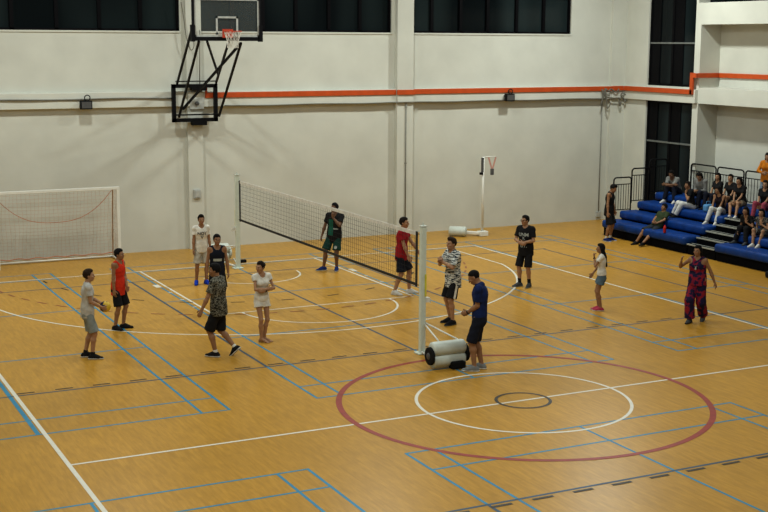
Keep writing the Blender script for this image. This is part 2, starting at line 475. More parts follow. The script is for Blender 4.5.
def net_post(label, loc, rz, x0=-.42):
    t = thing('volleyball_post', label, 'net post', loc, rz, 'volleyball posts')
    MB().box((-.055, -.05, .02), (.055, .05, 2.44)).build('post', M['palegreen'], t, bevel=.015)
    c = MB().box((-.06, -.055, 2.44), (.06, .055, 2.465)); c.tube([(0, 0, 2.46), (0, 0, 2.53)], .014, 8); c.build('cap', M['pad'], t)
    MB().box((.02, -.066, 1.12), (.05, -.05, 1.54)).build('yellow_strip', M['yellow'], t)
    w = MB().box((.05, -.06, 1.0), (.13, .03, 1.09)); w.tube([(.13, 0, 1.05), (.17, 0, 1.05), (.17, .0, .97)], .012, 8); w.build('winch', M['white'], t)
    MB().box((-.12, -.1, 0), (.14, .1, .03)).build('base_plate', M['palegreen'], t, bevel=.006)
    b = MB()
    b.tube([(.03, -.04, .58), (-.06, -.95, .34)], .016, 8)
    b.build('brace', M['white'], t, smooth=True)
    b = MB(); b.tube([(.05, -.03, .6), (.30, -1.0, .42)], .016, 8); b.build('brace', M['white'], t, smooth=True)
    b = MB(); b.tube([(-.04, -.08, .05), (-.22, -.95, .10)], .02, 8); b.tube([(.05, -.08, .05), (.22, -.95, .10)], .02, 8); b.build('base_rail', M['white'], t, smooth=True)
    # padded ballast rollers lying across the base
    x1, yb = x0+.69, -1.12
    for z in (.37, .155):
        pr = [(0, .05), (.0, .10), (.025, .13), (.05, .135), (x1-x0-.05, .135), (x1-x0-.025, .13), (x1-x0, .10), (x1-x0, .05)]
        MB().lathe((x0, yb, z), (1, 0, 0), pr, 28).build('ballast_roll', M['pad'], t, smooth=True)
    for x, s in ((x0-.01, -1), (x1+.01, 1)):
        w = MB().lathe((x-.04 if s < 0 else x-.02, yb, .25), (1, 0, 0), [(0, .12), (.0, .15), (.012, .165), (.05, .165), (.06, .15), (.06, .1)], 28).build('wheel', M['rubber'] if x0 < -.3 else M['pad'], t, smooth=True)
        MB().lathe((x-.05 if s < 0 else x+.03, yb, .25), (1, 0, 0), [(0, .02), (.0, .06), (.02, .07)], 16).build('wheel_hub', M['hub'] if x0 < -.3 else M['pad'], w, smooth=True)
    MB().box((x0+.34, -1.34, 0), (x0+.62, -1.16, .14)).build('foot_block', M['rubber'], t, bevel=.03)
    return t
net_post('near volleyball post with white ballast rolls beside the man in blue', (0.0, 3.55, 0), radians(0))
net_post('far volleyball post under the hoop behind the boy in the navy tank top', (0.0, 13.66, 0), radians(180), -.14)
b = at(243, 262.5, Z=0)
o = MB().box((-.09, -.05, 0), (.09, .05, .08)).build('rubber_block', M['rubber'], bevel=.02); o.location = tuple(b); tag(o, 'small dark rubber block on the floor right of the far net post', 'block')
# spare post parked at the far wall
sp = at(482, 236, Z=0)
t = thing('spare_net_post', 'thin white spare post on wheeled base standing by the far wall', 'net post', tuple(sp))
MB().tube([(0, 0, .04), (0, 0, 2.42)], .038, 12).build('post', M['white'], t, smooth=True)
MB().box((-.055, -.04, 1.95), (.0, .04, 2.40)).build('sleeve', M['hub'], t, bevel=.01)
MB().tube([(0, 0, 2.41), (.44, 0, 2.42)], .015, 8).build('arm', M['white'], t, smooth=True)
MB().box((-.1, -.06, 1.88), (-.03, .06, 1.95)).build('winch', M['rubber'], t, bevel=.01)
MB().box((-.12, -.12, 0), (.16, .12, .16)).build('foot', M['white'], t, bevel=.02)
MB().bar((-.08, 0, .09), (-.62, .30, .12), .12, .1).build('base_rail', M['white'], t, bevel=.02)
d = V(-.55, .5, 0); d /= np.linalg.norm(d)
MB().lathe((-.50, .10, .155), d, [(0, .05), (0, .12), (.03, .15), (.5, .15), (.53, .12), (.53, .05)], 24).build('ballast_roll', M['pad'], t, smooth=True)
hp = sp+V(.30, -.02, 0)
t = thing('hanging_strap', 'red and white strap with dark buckle hanging from the spare post arm', 'strap', tuple(hp))
for s in (-1, 1): MB().bar((.13*s, 0, 2.40), (.015*s, -.01, 2.06), .05, .012, (0,1,0)).build('strap', M['pinkstrap'], t)
MB().box((-.05, -.03, 1.86), (.06, .03, 2.06)).build('buckle', M['hub'], t, bevel=.02)

# ------------------------------------------------------------------ futsal goal
GX0, GX1, GF, GB = -5.66, -2.50, 16.02, 16.72
t = thing('futsal_goal', 'white futsal goal with loose beige net against the far wall', 'goal', ((GX0+GX1)/2, GF, 0))
hw = (GX1-GX0)/2; gd = GB-GF
MB().bar((-hw-.04, 0, 1.98), (hw+.04, 0, 1.98), .08).build('crossbar', M['white'], t, bevel=.01)
for s in (-1, 1):
    MB().bar((hw*s, 0, 0), (hw*s, 0, 1.96), .08).build('post', M['white'], t, bevel=.01)
    MB().tube([(hw*s, 0, .04), (hw*s, gd, .04)], .03, 8).build('ground_bar', M['white'], t, smooth=True)
    MB().tube([(hw*s, 0, 1.98), (hw*s, gd*.75, 1.94), (hw*s, gd, .04)], .018, 8).build('back_stay', M['goalnet'], t, smooth=True)
MB().tube([(-hw, gd, .04), (hw, gd, .04)], .032, 8).build('back_bar', M['white'], t, smooth=True)
gn = MB(); random.seed(3)
def gp(u, v):     # u across, v from bar down to ground; the net sags
    x = -hw+.03+u*(2*hw-.06)
    y = gd*.75+(gd*.22)*v+.05*sin(u*9+v*4)*sin(pi*v)*.5
    z = 1.93-1.80*v-.10*sin(pi*u)*(1-v)*v*2
    return (x+.02*sin(v*7+u*20), y, z)
nu, nv_ = 30, 19
for i in range(nu+1): gn.tube([gp(i/nu, j/nv_) for j in range(nv_+1)], .003, 4)
for j in range(nv_+1): gn.tube([gp(i/nu, j/nv_) for i in range(nu+1)], .003, 4)
for s in (-1, 1):
    for j in range(0, 19):
        z = .1+j*.1; yb = gd*.95-(z/1.93)*gd*.2; gn.bar((hw*s, .03, z), (hw*s, yb, z), .004)
    for j in range(1, 7): gn.bar((hw*s, gd*.1*j, .06), (hw*s, gd*.1*j, 1.93), .004)
for i in range(nu+1):
    x = -hw+i/nu*2*hw; gn.bar((x, .02, 1.96), (x, gd*.75, 1.92), .004)
for j in range(1, 6): gn.bar((-hw, gd*.13*j, 1.97), (hw, gd*.13*j, 1.945), .004)
gn.build('net', M['goalnet'], t)
ro = MB(); ro.tube([(-hw+2*hw*u, gd*.72, 1.92-.84*(1-abs(2*u-1)**2.6)) for u in np.linspace(0, 1, 40)], .009, 6)
ro.build('net_rope', M['redrope'], t, smooth=True)
ro = MB(); ro.tube([(-hw+2*hw*u, gd*.96, .13+.015*sin(u*40)) for u in np.linspace(0, 1, 60)], .014, 6)
ro.build('net_hem', M['redrope'], t, smooth=True)

# ------------------------------------------------------------------ basketball hoop (folded up)
t = thing('basketball_hoop', 'raised basketball hoop with clear backboard and black folding wall frame', 'basketball hoop', (.1, WY, 3.6))
T0 = V(.1, WY, 3.6)
HB = 14.2
def H_(p): return tuple(V(*p)-T0)
wf = MB()
x0, x1, y0, y1, zz0, zz1 = -.66, .65, WY-.34, WY-.24, 3.62, 4.66
wf.box(H_((x0, y0, zz0)), H_((x1, y1, zz0+.1))); wf.box(H_((x0, y0, zz1-.1)), H_((x1, y1, zz1)))
wf.box(H_((x0, y0, zz0)), H_((x0+.1, y1, zz1))); wf.box(H_((x1-.1, y0, zz0)), H_((x1, y1, zz1)))
wf.bar(H_((x0, y0, zz0+.2)), H_((x1, y0, zz0+.2)), .04); wf.bar(H_((x0+.1, y0, zz1+.08)), H_((x1, y0, zz1+.08)), .03)
wf.build('wall_frame', M['black'], t)
for z in (zz0-.1, zz1-.18):
    MB().box(H_((-.08, y1-.12, z)), H_((.32, WY-.13, z+.12))).build('wall_bracket', M['black'], t)
pts = dict(a=((177,84),(193,25)), b=((179,117),(199,41)), c=((219,116),(241,43)), d=((216,83),(229,41)), e=((183,109),(241,43)))
for k, (q, w) in pts.items():
    MB().bar(H_(at(*q, Y=y0)), H_(at(*w, Y=HB+.12)), .055).build('folding_arm', M['black'], t)
MB().bar(H_(at(207, 41, Y=HB+.12)), H_(at(218.5, 75.5, Y=15.9)), .05).build('folding_arm', M['black'], t)
BB = 5.89
bf = MB(); X0, X1, ZB1 = -.93, .93, BB+1.08
bf.box(H_((X0, HB, BB-.04)), H_((X1, HB+.1, BB+.06))); bf.box(H_((X0, HB, ZB1-.05)), H_((X1, HB+.08, ZB1+.03)))
bf.box(H_((X0, HB, BB)), H_((X0+.05, HB+.08, ZB1))); bf.box(H_((X1-.05, HB, BB)), H_((X1, HB+.08, ZB1)))
bf.box(H_((X0-.03, HB-.02, BB-.06)), H_((X0+.06, HB+.12, BB+.36))); bf.box(H_((X1-.06, HB-.02, BB-.06)), H_((X1+.03, HB+.12, BB+.36)))
bf.build('board_frame', M['black'], t)
gm, nt, b = nodes('clear_backboard')
b.inputs['Base Color'].default_value = (.55, .62, .60, 1); b.inputs['Roughness'].default_value = .08; b.inputs['Alpha'].default_value = .045
MB().box(H_((X0+.05, HB+.03, BB+.05)), H_((X1-.05, HB+.05, ZB1-.05))).build('board_glass', gm, t)
ml = MB()
def rect(x0, x1, z0, z1, w):
    y0, y1 = HB+.02, HB+.03
    ml.box(H_((x0, y0, z0)), H_((x1, y1, z0+w))); ml.box(H_((x0, y0, z1-w)), H_((x1, y1, z1)))
    ml.box(H_((x0, y0, z0)), H_((x0+w, y1, z1))); ml.box(H_((x1-w, y0, z0)), H_((x1, y1, z1)))
rect(-.30, .30, BB+.12, BB+.58, .05); rect(X0+.05, X1-.05, BB+.06, ZB1-.05, .05)
ml.build('board_markings', M['boxgrey'], t)
rz = BB+.20
rim = MB(); rim.tube([H_((.225*cos(a), HB-.39+.225*sin(a), rz)) for a in np.linspace(0, 2*pi, 32, endpoint=False)], .012, 8, closed=True)
rim.build('rim', M['rimred'], t, smooth=True)
pl = MB().box(H_((-.14, HB-.03, rz-.16)), H_((.14, HB, rz+.06))); pl.bar(H_((-.1, HB, rz-.03)), H_((-.12, HB-.22, rz-.01)), .03); pl.bar(H_((.1, HB, rz-.03)), H_((.12, HB-.22, rz-.01)), .03)
pl.build('rim_plate', M['rimred'], t)
hn = MB()
def hnp(a, v):
    rr = .22-.09*min(1, v*1.6)+.01*v
    return H_((rr*cos(a), HB-.39+rr*sin(a), rz-.42*v))
for k in range(12):
    for s in (-1, 1): hn.tube([hnp(2*pi*k/12+s*v*1.2, v) for v in np.linspace(0, 1, 7)], .006, 4)
hn.build('hoop_net', M['netwhite'], t)
for px in (160, 198):
    pass
hc = MB(); hc.tube(smoothpath([H_(at(*q, Y=WY-.25)) for q in [(181,2),(184,20),(187,40),(191,50),(194,46),(193,38)]]), .012, 6)
hc.build('hanging_cable', M['cable'], t, smooth=True)
hc = MB(); hc.tube([H_(at(199.5, 30, Y=WY-.2)), H_(at(199.5, 84, Y=WY-.2))], .012, 6); hc.build('hanging_cable', M['cable'], t, smooth=True)
hc = MB(); hc.box(H_((-.12, WY-.2, 3.95)), H_((.30, WY-.13, 4.28))); hc.build('motor_box', M['boxgrey'], t, bevel=.02)
hc = MB(); hc.lathe(H_((.09, WY-.2, 4.12)), (0, -1, 0), [(0, .06), (.05, .05), (.06, .03)], 16); hc.build('winch_drum', M['hub'], t, smooth=True)

# ------------------------------------------------------------------ bleachers
ROWX = [12.13, 12.78, 13.44, 14.12, 14.84]
ROWZ = [.47, .72, .98, 1.23]
def cushion(x0, x1, z0, z1, y0, y1):
    m = MB(); n = max(2, int((y1-y0)/.06)); prof = []
    r = .075
    for cx, cz, a0 in ((x1-r*.4, z0+r*.4, -90), (x1-r*.4, z1-r*.4, 0), (x0+r, z1-r, 90), (x0+r, z0+r, 180)):
        rr = r*.4 if cx > (x0+x1)/2 else r
        for k in range(5):
            a = radians(a0+90*k/4); prof.append((cx+rr*cos(a), cz+rr*sin(a)))
    P = len(prof); vs = []; fs = []
    xc, zc = (x0+x1)/2, (z0+z1)/2
    for i in range(n+1):
        y = y0+(y1-y0)*i/n
        e = min(i, n-i)*(y1-y0)/n
        sc = 1-.18*max(0, 1-e/.08)**2
        rip = 1-.045*(abs(cos(pi*(y-y0)/.52))**8)
        for (x, z) in prof:
            vs.append((xc+(x-xc)*sc*(1 if x > xc else rip), y, zc+(z-zc)*sc*(rip if z > zc else 1)))
    for i in range(n):
        for k in range(P):
            l = (k+1) % P; fs.append((i*P+k, (i+1)*P+k, (i+1)*P+l, i*P+l))
    fs += [tuple(range(P)), tuple(n*P+k for k in range(P))[::-1]]
    return m.add(vs, fs)
def bleacher(y0, y1, ytop0, ytop1, label):
    ym = (y0+y1)/2
    t = thing('bleacher', label, 'bleachers', (ROWX[0], ym, 0), group='bleacher banks')
    for i in range(4):
        ya, yb = (y0, y1) if i < 3 else (ytop0, ytop1)
        m = cushion(-.05, ROWX[i+1]-ROWX[i]-.06, ROWZ[i]-.225, ROWZ[i]+.01, ya, yb)
        o = m.build('seat_row', M['blue'], t, smooth=True); o.location = (ROWX[i]-ROWX[0], -ym, 0)
        k = MB().box((ROWX[i]+.06-ROWX[0], ya-ym+.01, 0), (ROWX[i+1]-ROWX[0]-.01, yb-ym-.01, ROWZ[i]-.19)); k.build('under_panel', M['skirt'], t)
        if y1 > 12: MB().box((ROWX[i]-ROWX[0]+.02, yb-ym-.002, ROWZ[i]-.13), (ROWX[i]-ROWX[0]+.08, yb-ym+.03, ROWZ[i]-.02)).build('end_cap', M['white'], t, bevel=.01)
    return t
bleacher(10.5, 14.4, 9.32, 14.4, 'blue padded bleacher bank left of the aisle steps')
bleacher(5.2, 9.3, 5.2, 9.3, 'blue padded bleacher bank right of the aisle steps at the photo edge')
t = thing('aisle_steps', 'grey-edged black aisle steps between the two bleacher banks', 'steps', (12.16, 9.9, 0))
for i in range(5):
    z = .30+.163*i; x = .33*i
    MB().box((x+.03, -.57, 0), (x+.34, .57, z-.03)).build('riser', M['skirt'], t)
    tr = MB().box((x, -.58, z-.03), (x+.33, .58, z)).build('tread', M['skirt'], t)
    MB().box((x-.012, -.57, z-.03), (x+.035, .57, z+.004)).build('nosing', M['step'], tr)
    MB().box((x+.15, -.57, z-.01), (x+.19, .57, z+.004)).build('grip_strip', M['step'], tr)

def guard_rail(name_pts, label, n, w, zb, zt, loc, rz):
    t = thing('guard_rail', label, 'railing', loc, rz, 'black guard rails around the bleachers')
    r = .022; c = .09
    pth = [(0, 0, zb), (0, 0, zt-c)]+[(c-c*cos(a), 0, zt-c+c*sin(a)) for a in np.linspace(.3, pi/2, 4)]+[(w-c+c*sin(a), 0, zt-c+c*cos(a)) for a in np.linspace(0, 1.3, 4)]+[(w, 0, zt-c), (w, 0, zb)]
    MB().tube(pth, r, 8).build('frame', M['black'], t, smooth=True)
    MB().bar((0, 0, zt-.21), (w, 0, zt-.21), .025).build('crossbar', M['black'], t)
    MB().bar((0, 0, zb+.08), (w, 0, zb+.08), .025).build('crossbar', M['black'], t)
    for i in range(1, n):
        MB().tube([(w*i/n, 0, zb+.08), (w*i/n, 0, zt-.21)], .009, 6).build('baluster', M['black'], t)
sl = ['lowest', 'middle', 'topmost']
for i in range(3):
    guard_rail(None, 'black guard rail at the end of the bleachers, %s of the stepped three' % sl[i], 7, .66, 0, 1.08, (12.56+.68*i, 14.46, [.66, .92, 1.17][i]), 0)
yy = 13.64
fl = ['first', 'second', 'third', 'fourth', 'fifth']
for i in range(5):
    guard_rail(None, 'black guard rail behind the top seat row, %s from the tall window' % fl[i], 9, 1.13, 0, .98, (14.872, yy, 1.19), -pi/2); yy -= 1.21

b = at(662, 234, Z=.47)
t = thing('water_bottle', 'red water bottle standing on the front bench beside the reclining boy', 'bottle', (b[0]+.17, b[1]+.1, .485))
MB().lathe((0,0,0), (0,0,1), [(0,.03),(0,.042),(.15,.044),(.175,.036),(.185,.024)], 16).build('bottle_body', M['red'], t, smooth=True)
MB().lathe((0,0,.185), (0,0,1), [(0,.024),(.03,.024),(.035,.015)], 16).build('cap', M['red'], t, smooth=True)

# ------------------------------------------------------------------ implicit bodies
BIG = 1e3
def seg_cone(a, b, ra, rb, flat=None, cuta=None, cutb=None, k=.02):
    return dict(t='c', a=V(*a), b=V(*b), ra=ra, rb=rb, flat=flat, cuta=cuta, cutb=cutb, k=k)
def ell(c, rad, axes=None, k=.02):
    return dict(t='e', c=V(*c), r=V(*rad), A=np.eye(3) if axes is None else np.array(axes), k=k)
def ev(p, P):
    if p['t'] == 'c':
        a, b = p['a'], p['b']; ba = b-a; L = sqrt(ba@ba)+1e-9; u = ba/L
        q = P-a; t = q@u; tc = np.clip(t, 0, L)
        q = q-tc[..., None]*u
        if p['flat'] is not None:
            d, s = p['flat']; c = q@d; q = q+(c*(1/s-1))[..., None]*d
        r = p['ra']+(p['rb']-p['ra'])*tc/L
        d = np.sqrt((q*q).sum(-1))-r
        if p['cuta'] is not None: d = np.maximum(d, -(t-p['cuta']))
        if p['cutb'] is not None: d = np.maximum(d, t-L-p['cutb'])
        return d
    q = (P-p['c'])@p['A'].T
    k0 = np.sqrt(((q/p['r'])**2).sum(-1)); k1 = np.sqrt(((q/p['r']**2)**2).sum(-1))+1e-9
    return k0*(k0-1)/k1
def ext(p):
    if p['t'] == 'c':
        r = max(p['ra'], p['rb']); s = 1 if p['flat'] is None else max(1, p['flat'][1])
        return np.minimum(p['a'], p['b'])-r*s, np.maximum(p['a'], p['b'])+r*s
    m = p['r'].max(); return p['c']-m, p['c']+m
def smin(a, b, k):
    h = np.clip(k-np.abs(a-b), 0, None)/k
    return np.minimum(a, b)-h*h*k*.25
def sample(prims, cuts, P, wr=0.):
    d = np.full(P.shape[:-1], BIG)
    for p in prims: d = smin(d, ev(p, P), p['k'])
    for c in cuts: d = np.maximum(d, c(P))
    return d
def nets(prims, cuts=(), h=.01, wr=0.):
    lo = np.min([ext(p)[0] for p in prims], 0)-.03; hi = np.max([ext(p)[1] for p in prims], 0)+.03
    n = np.ceil((hi-lo)/h).astype(int)+1
    ax = [lo[i]+h*np.arange(n[i]) for i in range(3)]
    F = np.full(n, .2, dtype=np.float32)
    for p in prims:
        a, b = ext(p); mg = .035
        i0 = np.maximum(np.floor((a-mg-lo)/h).astype(int), 0); i1 = np.minimum(np.ceil((b+mg-lo)/h).astype(int)+1, n)
        if (i1 <= i0).any(): continue
        P = np.stack(np.meshgrid(*[ax[i][i0[i]:i1[i]] for i in range(3)], indexing='ij'), -1)
        sl = tuple(slice(i0[i], i1[i]) for i in range(3))
        F[sl] = smin(F[sl], ev(p, P), p['k'])
    if wr or cuts:
        P = np.stack(np.meshgrid(*ax, indexing='ij'), -1)
        if wr:
            x, y, z = P[..., 0], P[..., 1], P[..., 2]
            F = F+wr*(np.sin(x*38+z*21+2*np.sin(z*17))*.5+np.sin(z*55+y*24+x*13)*.5)
        for c in cuts: F = np.maximum(F, c(P))
    G = F < 0
    idx = np.zeros(np.array(n)-1, dtype=np.int8)
    cs = [(i, j, k) for i in (0,1) for j in (0,1) for k in (0,1)]
    for c in cs: idx += G[c[0]:n[0]-1+c[0], c[1]:n[1]-1+c[1], c[2]:n[2]-1+c[2]]
    act = np.argwhere((idx > 0) & (idx < 8))
    if len(act) == 0: return np.zeros((0,3)), np.zeros((0,4), int)
    vid = np.full(np.array(n)-1, -1, dtype=np.int64); vid[tuple(act.T)] = np.arange(len(act))
    vals = {c: F[tuple((act+c).T)] for c in cs}
    acc = np.zeros((len(act), 3)); cnt = np.zeros(len(act))
    for c in cs:
        for d in range(3):
            if c[d] == 0:
                e = list(c); e[d] = 1; e = tuple(e)
                f0, f1 = vals[c], vals[e]; mk = (f0 < 0) != (f1 < 0)
                t = np.where(mk, f0/(f0-f1+1e-12), 0)
                q = np.tile(np.array(c, float), (len(act), 1)); q[:, d] = t
                acc += q*mk[:, None]; cnt += mk
    vs = lo+h*(act+acc/cnt[:, None])
    fs = []
    for d in range(3):
        e = [0,0,0]; e[d] = 1
        s0 = G[:n[0]-e[0], :n[1]-e[1], :n[2]-e[2]]; s1 = G[e[0]:, e[1]:, e[2]:]
        ed = np.argwhere(s0 != s1)
        u, v = (d+1) % 3, (d+2) % 3
        ed = ed[(ed[:, u] > 0) & (ed[:, v] > 0)]
        ed = ed[(ed[:, u] < n[u]-1) & (ed[:, v] < n[v]-1)]
        def gi(du, dv):
            q = ed.copy(); q[:, u] -= du; q[:, v] -= dv
            return vid[tuple(q.T)]
        a, b, c, dd = gi(1,1), gi(0,1), gi(0,0), gi(1,0)
        inside = s0[tuple(ed.T)]
        q = np.stack([a, b, c, dd], -1)
        q[~inside] = q[~inside][:, ::-1]
        fs.append(q)
    return vs, np.concatenate(fs)
def np_mesh(name, vs, fs, mat, parent, extra=None, mats=None):
    me = bpy.data.meshes.new(name)
    nv = len(vs); nf = len(fs)
    mi = None
    if extra is not None and extra.v:
        ev_ = np.array(extra.v)
        me2v = np.concatenate([vs, ev_]) if nv else ev_
        lens = [4]*nf+[len(f) for f in extra.f]
        loops = np.concatenate([fs.ravel()]+[np.array(f)+nv for f in extra.f])
        mi = [0]*nf+extra.mi; vs = me2v
    else:
        lens = [4]*nf; loops = fs.ravel()
    me.vertices.add(len(vs)); me.vertices.foreach_set('co', np.asarray(vs, np.float32).ravel())
    me.loops.add(len(loops)); me.loops.foreach_set('vertex_index', np.asarray(loops, np.int32))
    lens = np.array(lens, np.int32); st = np.concatenate([[0], np.cumsum(lens)[:-1]]).astype(np.int32)
    me.polygons.add(len(lens)); me.polygons.foreach_set('loop_start', st)
    me.polygons.foreach_set('use_smooth', [True]*len(lens))
    for m in (mats or [mat]): me.materials.append(m)
    if mi: me.polygons.foreach_set('material_index', mi)
    me.update(calc_edges=True); me.validate()
    o = bpy.data.objects.new(name, me); COL.objects.link(o); o.parent = parent
    return o

def nrm(v): return v/(np.linalg.norm(v)+1e-12)
def rotz(a): return np.array([[cos(a), -sin(a), 0], [sin(a), cos(a), 0], [0, 0, 1]])
def ik(a, b, l1, l2, pole):
    d = b-a; D = np.linalg.norm(d); u = d/D
    if D > (l1+l2)*.998: D = (l1+l2)*.998; b = a+u*D
    x = (l1*l1-l2*l2+D*D)/(2*D); h = sqrt(max(l1*l1-x*x, 0))
    p = pole-u*(pole@u); p = nrm(p)
    return a+u*x+p*h, b

SKIN = {}
def skin(c, key):
    if key not in SKIN: SKIN[key] = pm('skin_'+key, c, .55, .06, 14, spec=.35)
    return SKIN[key]
TAN = (.285, .148, .075); FAIR = (.37, .205, .115); BROWN = (.165, .082, .042)
MAT_EYE = pm('eye_white', (.30, .28, .25), .5, .02); MAT_IRIS = pm('dark_iris', (.02, .013, .01), .25, .1)
MAT_LIP = pm('lip', (.30, .10, .075), .5, .1); MAT_BROW = pm('dark_brow', (.018, .012, .008), .8, .2)
_cloth = {}
def cloth(c, nm, var=.12):
    if nm not in _cloth: _cloth[nm] = pm(nm, c, .85, var, 16, .15, spec=.15)
    return _cloth[nm]
HAIRS = dict(black=pm('black_hair', (.006, .005, .005), .75, .3, 40, .3, spec=.15), brown=pm('brown_hair', (.030, .017, .009), .75, .3, 40, .3, spec=.15), dark=pm('dark_brown_hair', (.014, .009, .006), .75, .3, 40, .3, spec=.15))

def person(label, H, pose, outfit, foot=None, head=None, loc=None, face=180, tone=TAN, tk='tan', hair='short', hc='black', female=False, hb=.0065, hcl=.010, group=None, build=1.0):
    S = H/1.75
    if loc is None: loc = at(*foot, Z=0) if foot else at(*head, Z=H)*V(1,1,0)
    az = atan2(loc[0]-CAM[0], loc[1]-CAM[1])
    ang = az+radians(face)
    T = thing('person', label, 'person', tuple(loc), -ang, group)
    g = pose.get
    W = (.93 if female else 1.0)*build
    # --- skeleton in local space (x right, y forward, z up), unit person scaled by S
    pel = V(*g('pel', (0, 0, .905)))
    hy = radians(g('hipyaw', 0)); sy = radians(g('yaw', 0))
    l1, l2 = radians(g('lean', 2)), radians(g('lean2', g('lean', 2))); sd = radians(g('side', 0))
    hr = rotz(-hy)@V(1,0,0); hf = rotz(-hy)@V(0,1,0)
    sr0 = rotz(-sy)@V(1,0,0); sf0 = rotz(-sy)@V(0,1,0)
    dirl = rotz(-(hy+sy)/2)@V(0,1,0)
    u1 = nrm(V(0,0,1)*cos(l1)+dirl*sin(l1)+hr*sin(sd)); u2 = nrm(V(0,0,1)*cos(l2)+dirl*sin(l2)+hr*sin(sd))
    mid = pel+u1*.24; sh = mid+u2*.265
    sr = nrm(sr0-u2*(sr0@u2)); sf = nrm(np.cross(u2, sr))
    neck = sh+u2*.035
    yw = radians(g('hyaw', 0)); pt = radians(g('hpitch', 0))
    hd_f = rotz(-yw)@V(0,1,0); hd_f = nrm(hd_f*cos(pt)-V(0,0,1)*sin(pt))
    hd_r = nrm(np.cross(hd_f, V(0,0,1))); hd_u = np.cross(hd_r, hd_f)
    nk_t = neck+nrm(u2*.6+hd_u*.5)*.075+hd_f*.008
    hc_ = nk_t+hd_u*.085+hd_f*.022
    shw = .172*W if not female else .158
    SHL, SHR = sh-sr*shw, sh+sr*shw
    HPL, HPR = pel-hr*.088, pel+hr*.088
    P = []; hands = []; arms = []; legs = []
    for sgn, SHJ, key in ((-1, SHL, 'L'), (1, SHR, 'R')):
        hnd = g('h'+key, None)
        ua, fa = .285, .25
        if hnd is None: tgt = SHJ+sr*sgn*.055+V(0,.03,-.535)+sf*.02
        else: tgt = V(*hnd)
        pole = V(*g('e'+key, (sgn*.5, -1, -.3)))
        pole = sr0*pole[0]+sf0*pole[1]+V(0,0,1)*pole[2]
        el, wr = ik(SHJ, tgt, ua, fa, pole)
        arms.append((SHJ, el, wr)); 
        hdir = g('d'+key, None); fd = nrm(wr-el)
        hdir = fd if hdir is None else nrm(sr0*hdir[0]+sf0*hdir[1]+V(0,0,1)*hdir[2])
        pn = g('p'+key, None)
        pn = -sr0*sgn if pn is None else (sr0*pn[0]+sf0*pn[1]+V(0,0,1)*pn[2])
        pn = nrm(pn-hdir*(pn@hdir)); curl = g('c'+key, .35)
        hands.append((wr, hdir, pn, sgn, curl))
    for sgn, HP, key in ((-1, HPL, 'L'), (1, HPR, 'R')):
        f = V(*g('f'+key, (sgn*.09, 0, 0))); fy = radians(g('fy'+key, sgn*8)); fp = radians(g('fp'+key, 0))
        fdir = rotz(-fy)@V(0,1,0); fdir = nrm(fdir*cos(fp)-V(0,0,1)*sin(fp)); fup = nrm(V(0,0,1)-fdir*fdir[2])
        ank = f+fup*.085
        if 'k'+key in pose: kp = V(*pose['k'+key])
        else: kp = rotz(-hy)@V(sgn*.12, 1, 0)+.3*fdir
        kn, ank2 = ik(HP, ank, .425, .415, kp)
        f = f+(ank2-ank)
        legs.append((HP, kn, ank2, f, fdir, fup))
    # --- body prims
    fl = (hf, .70); fs_ = (sf, .68)
    wst = .128*W if not female else .112*W
    hipw = .150*W if not female else .162*W
    chs = .150*W if not female else .138*W
    belly = g('belly', 0)
    def torso(e):
        L = [seg_cone(pel-u1*.02, pel+u1*.06, hipw+e, hipw*.97+e, fl, k=.05), seg_cone(pel+u1*.06, mid, hipw*.95+e+belly*.5, wst+e+belly, fl, k=.06),
             seg_cone(mid, mid+u2*.15, wst+e+belly*.7, chs+e, fs_, k=.06), seg_cone(mid+u2*.14-sr*.05, mid+u2*.14+sr*.05, .105*W+e, .105*W+e, (u2, 1.25), k=.06),
             seg_cone(SHL+u2*-.02, SHR+u2*-.02, .052+e*.35, .052+e*.35, k=.05),
             seg_cone(neck+u2*.01, SHL+u2*.008, .046+e*.5, .036+e*.7, k=.04), seg_cone(neck+u2*.01, SHR+u2*.008, .046+e*.5, .036+e*.7, k=.04)]
        if female:
            for s in (-1, 1): L.append(ell(mid+u2*.13+sr*s*.062+sf*.075, (.06+e*.7, .055+e*.7, .06+e*.7), (sr, sf, u2), k=.04))
        return L
    def arm(i, e, t0=0, t1=1, low=0., cut=False):
        a, el, w = arms[i]; q = a+(el-a)*t1
        return [seg_cone(a, q, (.047 if not female else .04)*W+e, ((.047 if not female else .04)+(-.010)*t1)*W+e+low, cutb=0 if cut else None, k=.03)]
    P += torso(0)
    P.append(seg_cone(neck-u2*.03, nk_t+hd_u*.03, .052*W, .047*W, k=.03))
    for i in (0, 1):
        a, el, w = arms[i]; fd = nrm(w-el); k_ = 1 if not female else .85
        P += [seg_cone(a, el, .046*k_*W, .036*k_*W, k=.03), seg_cone(el, el+(w-el)*.3, .036*k_*W, .039*k_*W, k=.02), seg_cone(el+(w-el)*.3, w, .039*k_*W, .026*k_, k=.02)]
        wr, d, pn, sgn, curl = hands[i]
        acr = nrm(np.cross(d, pn))*sgn                      # thumb side
        if acr@V(0, 1, .2) < 0 and 'p'+'LR'[i] not in pose: acr = -acr
        kn = wr+d*.085
        P += [seg_cone(wr, wr+d*.045, .028, .036, (pn, .55), k=.015), seg_cone(wr+d*.045-acr*.008, kn-acr*.004, .036, .036, (pn, .42), k=.012)]
        offs = [.030, .010, -.010, -.029]; lens = [.068, .077, .071, .055]
        for o_, ln in zip(offs, lens):
            b0 = kn+acr*o_-d*.008; sp = acr*o_*.25
            d1 = nrm(d*cos(curl)+pn*sin(curl)+sp); d2 = nrm(d*cos(curl*2.2)+pn*sin(curl*2.2)+sp)
            b1 = b0+d1*ln*.55; b2 = b1+d2*ln*.5
            P += [seg_cone(b0, b1, .0095, .0088, k=.004), seg_cone(b1, b2, .0088, .0075, k=.004)]
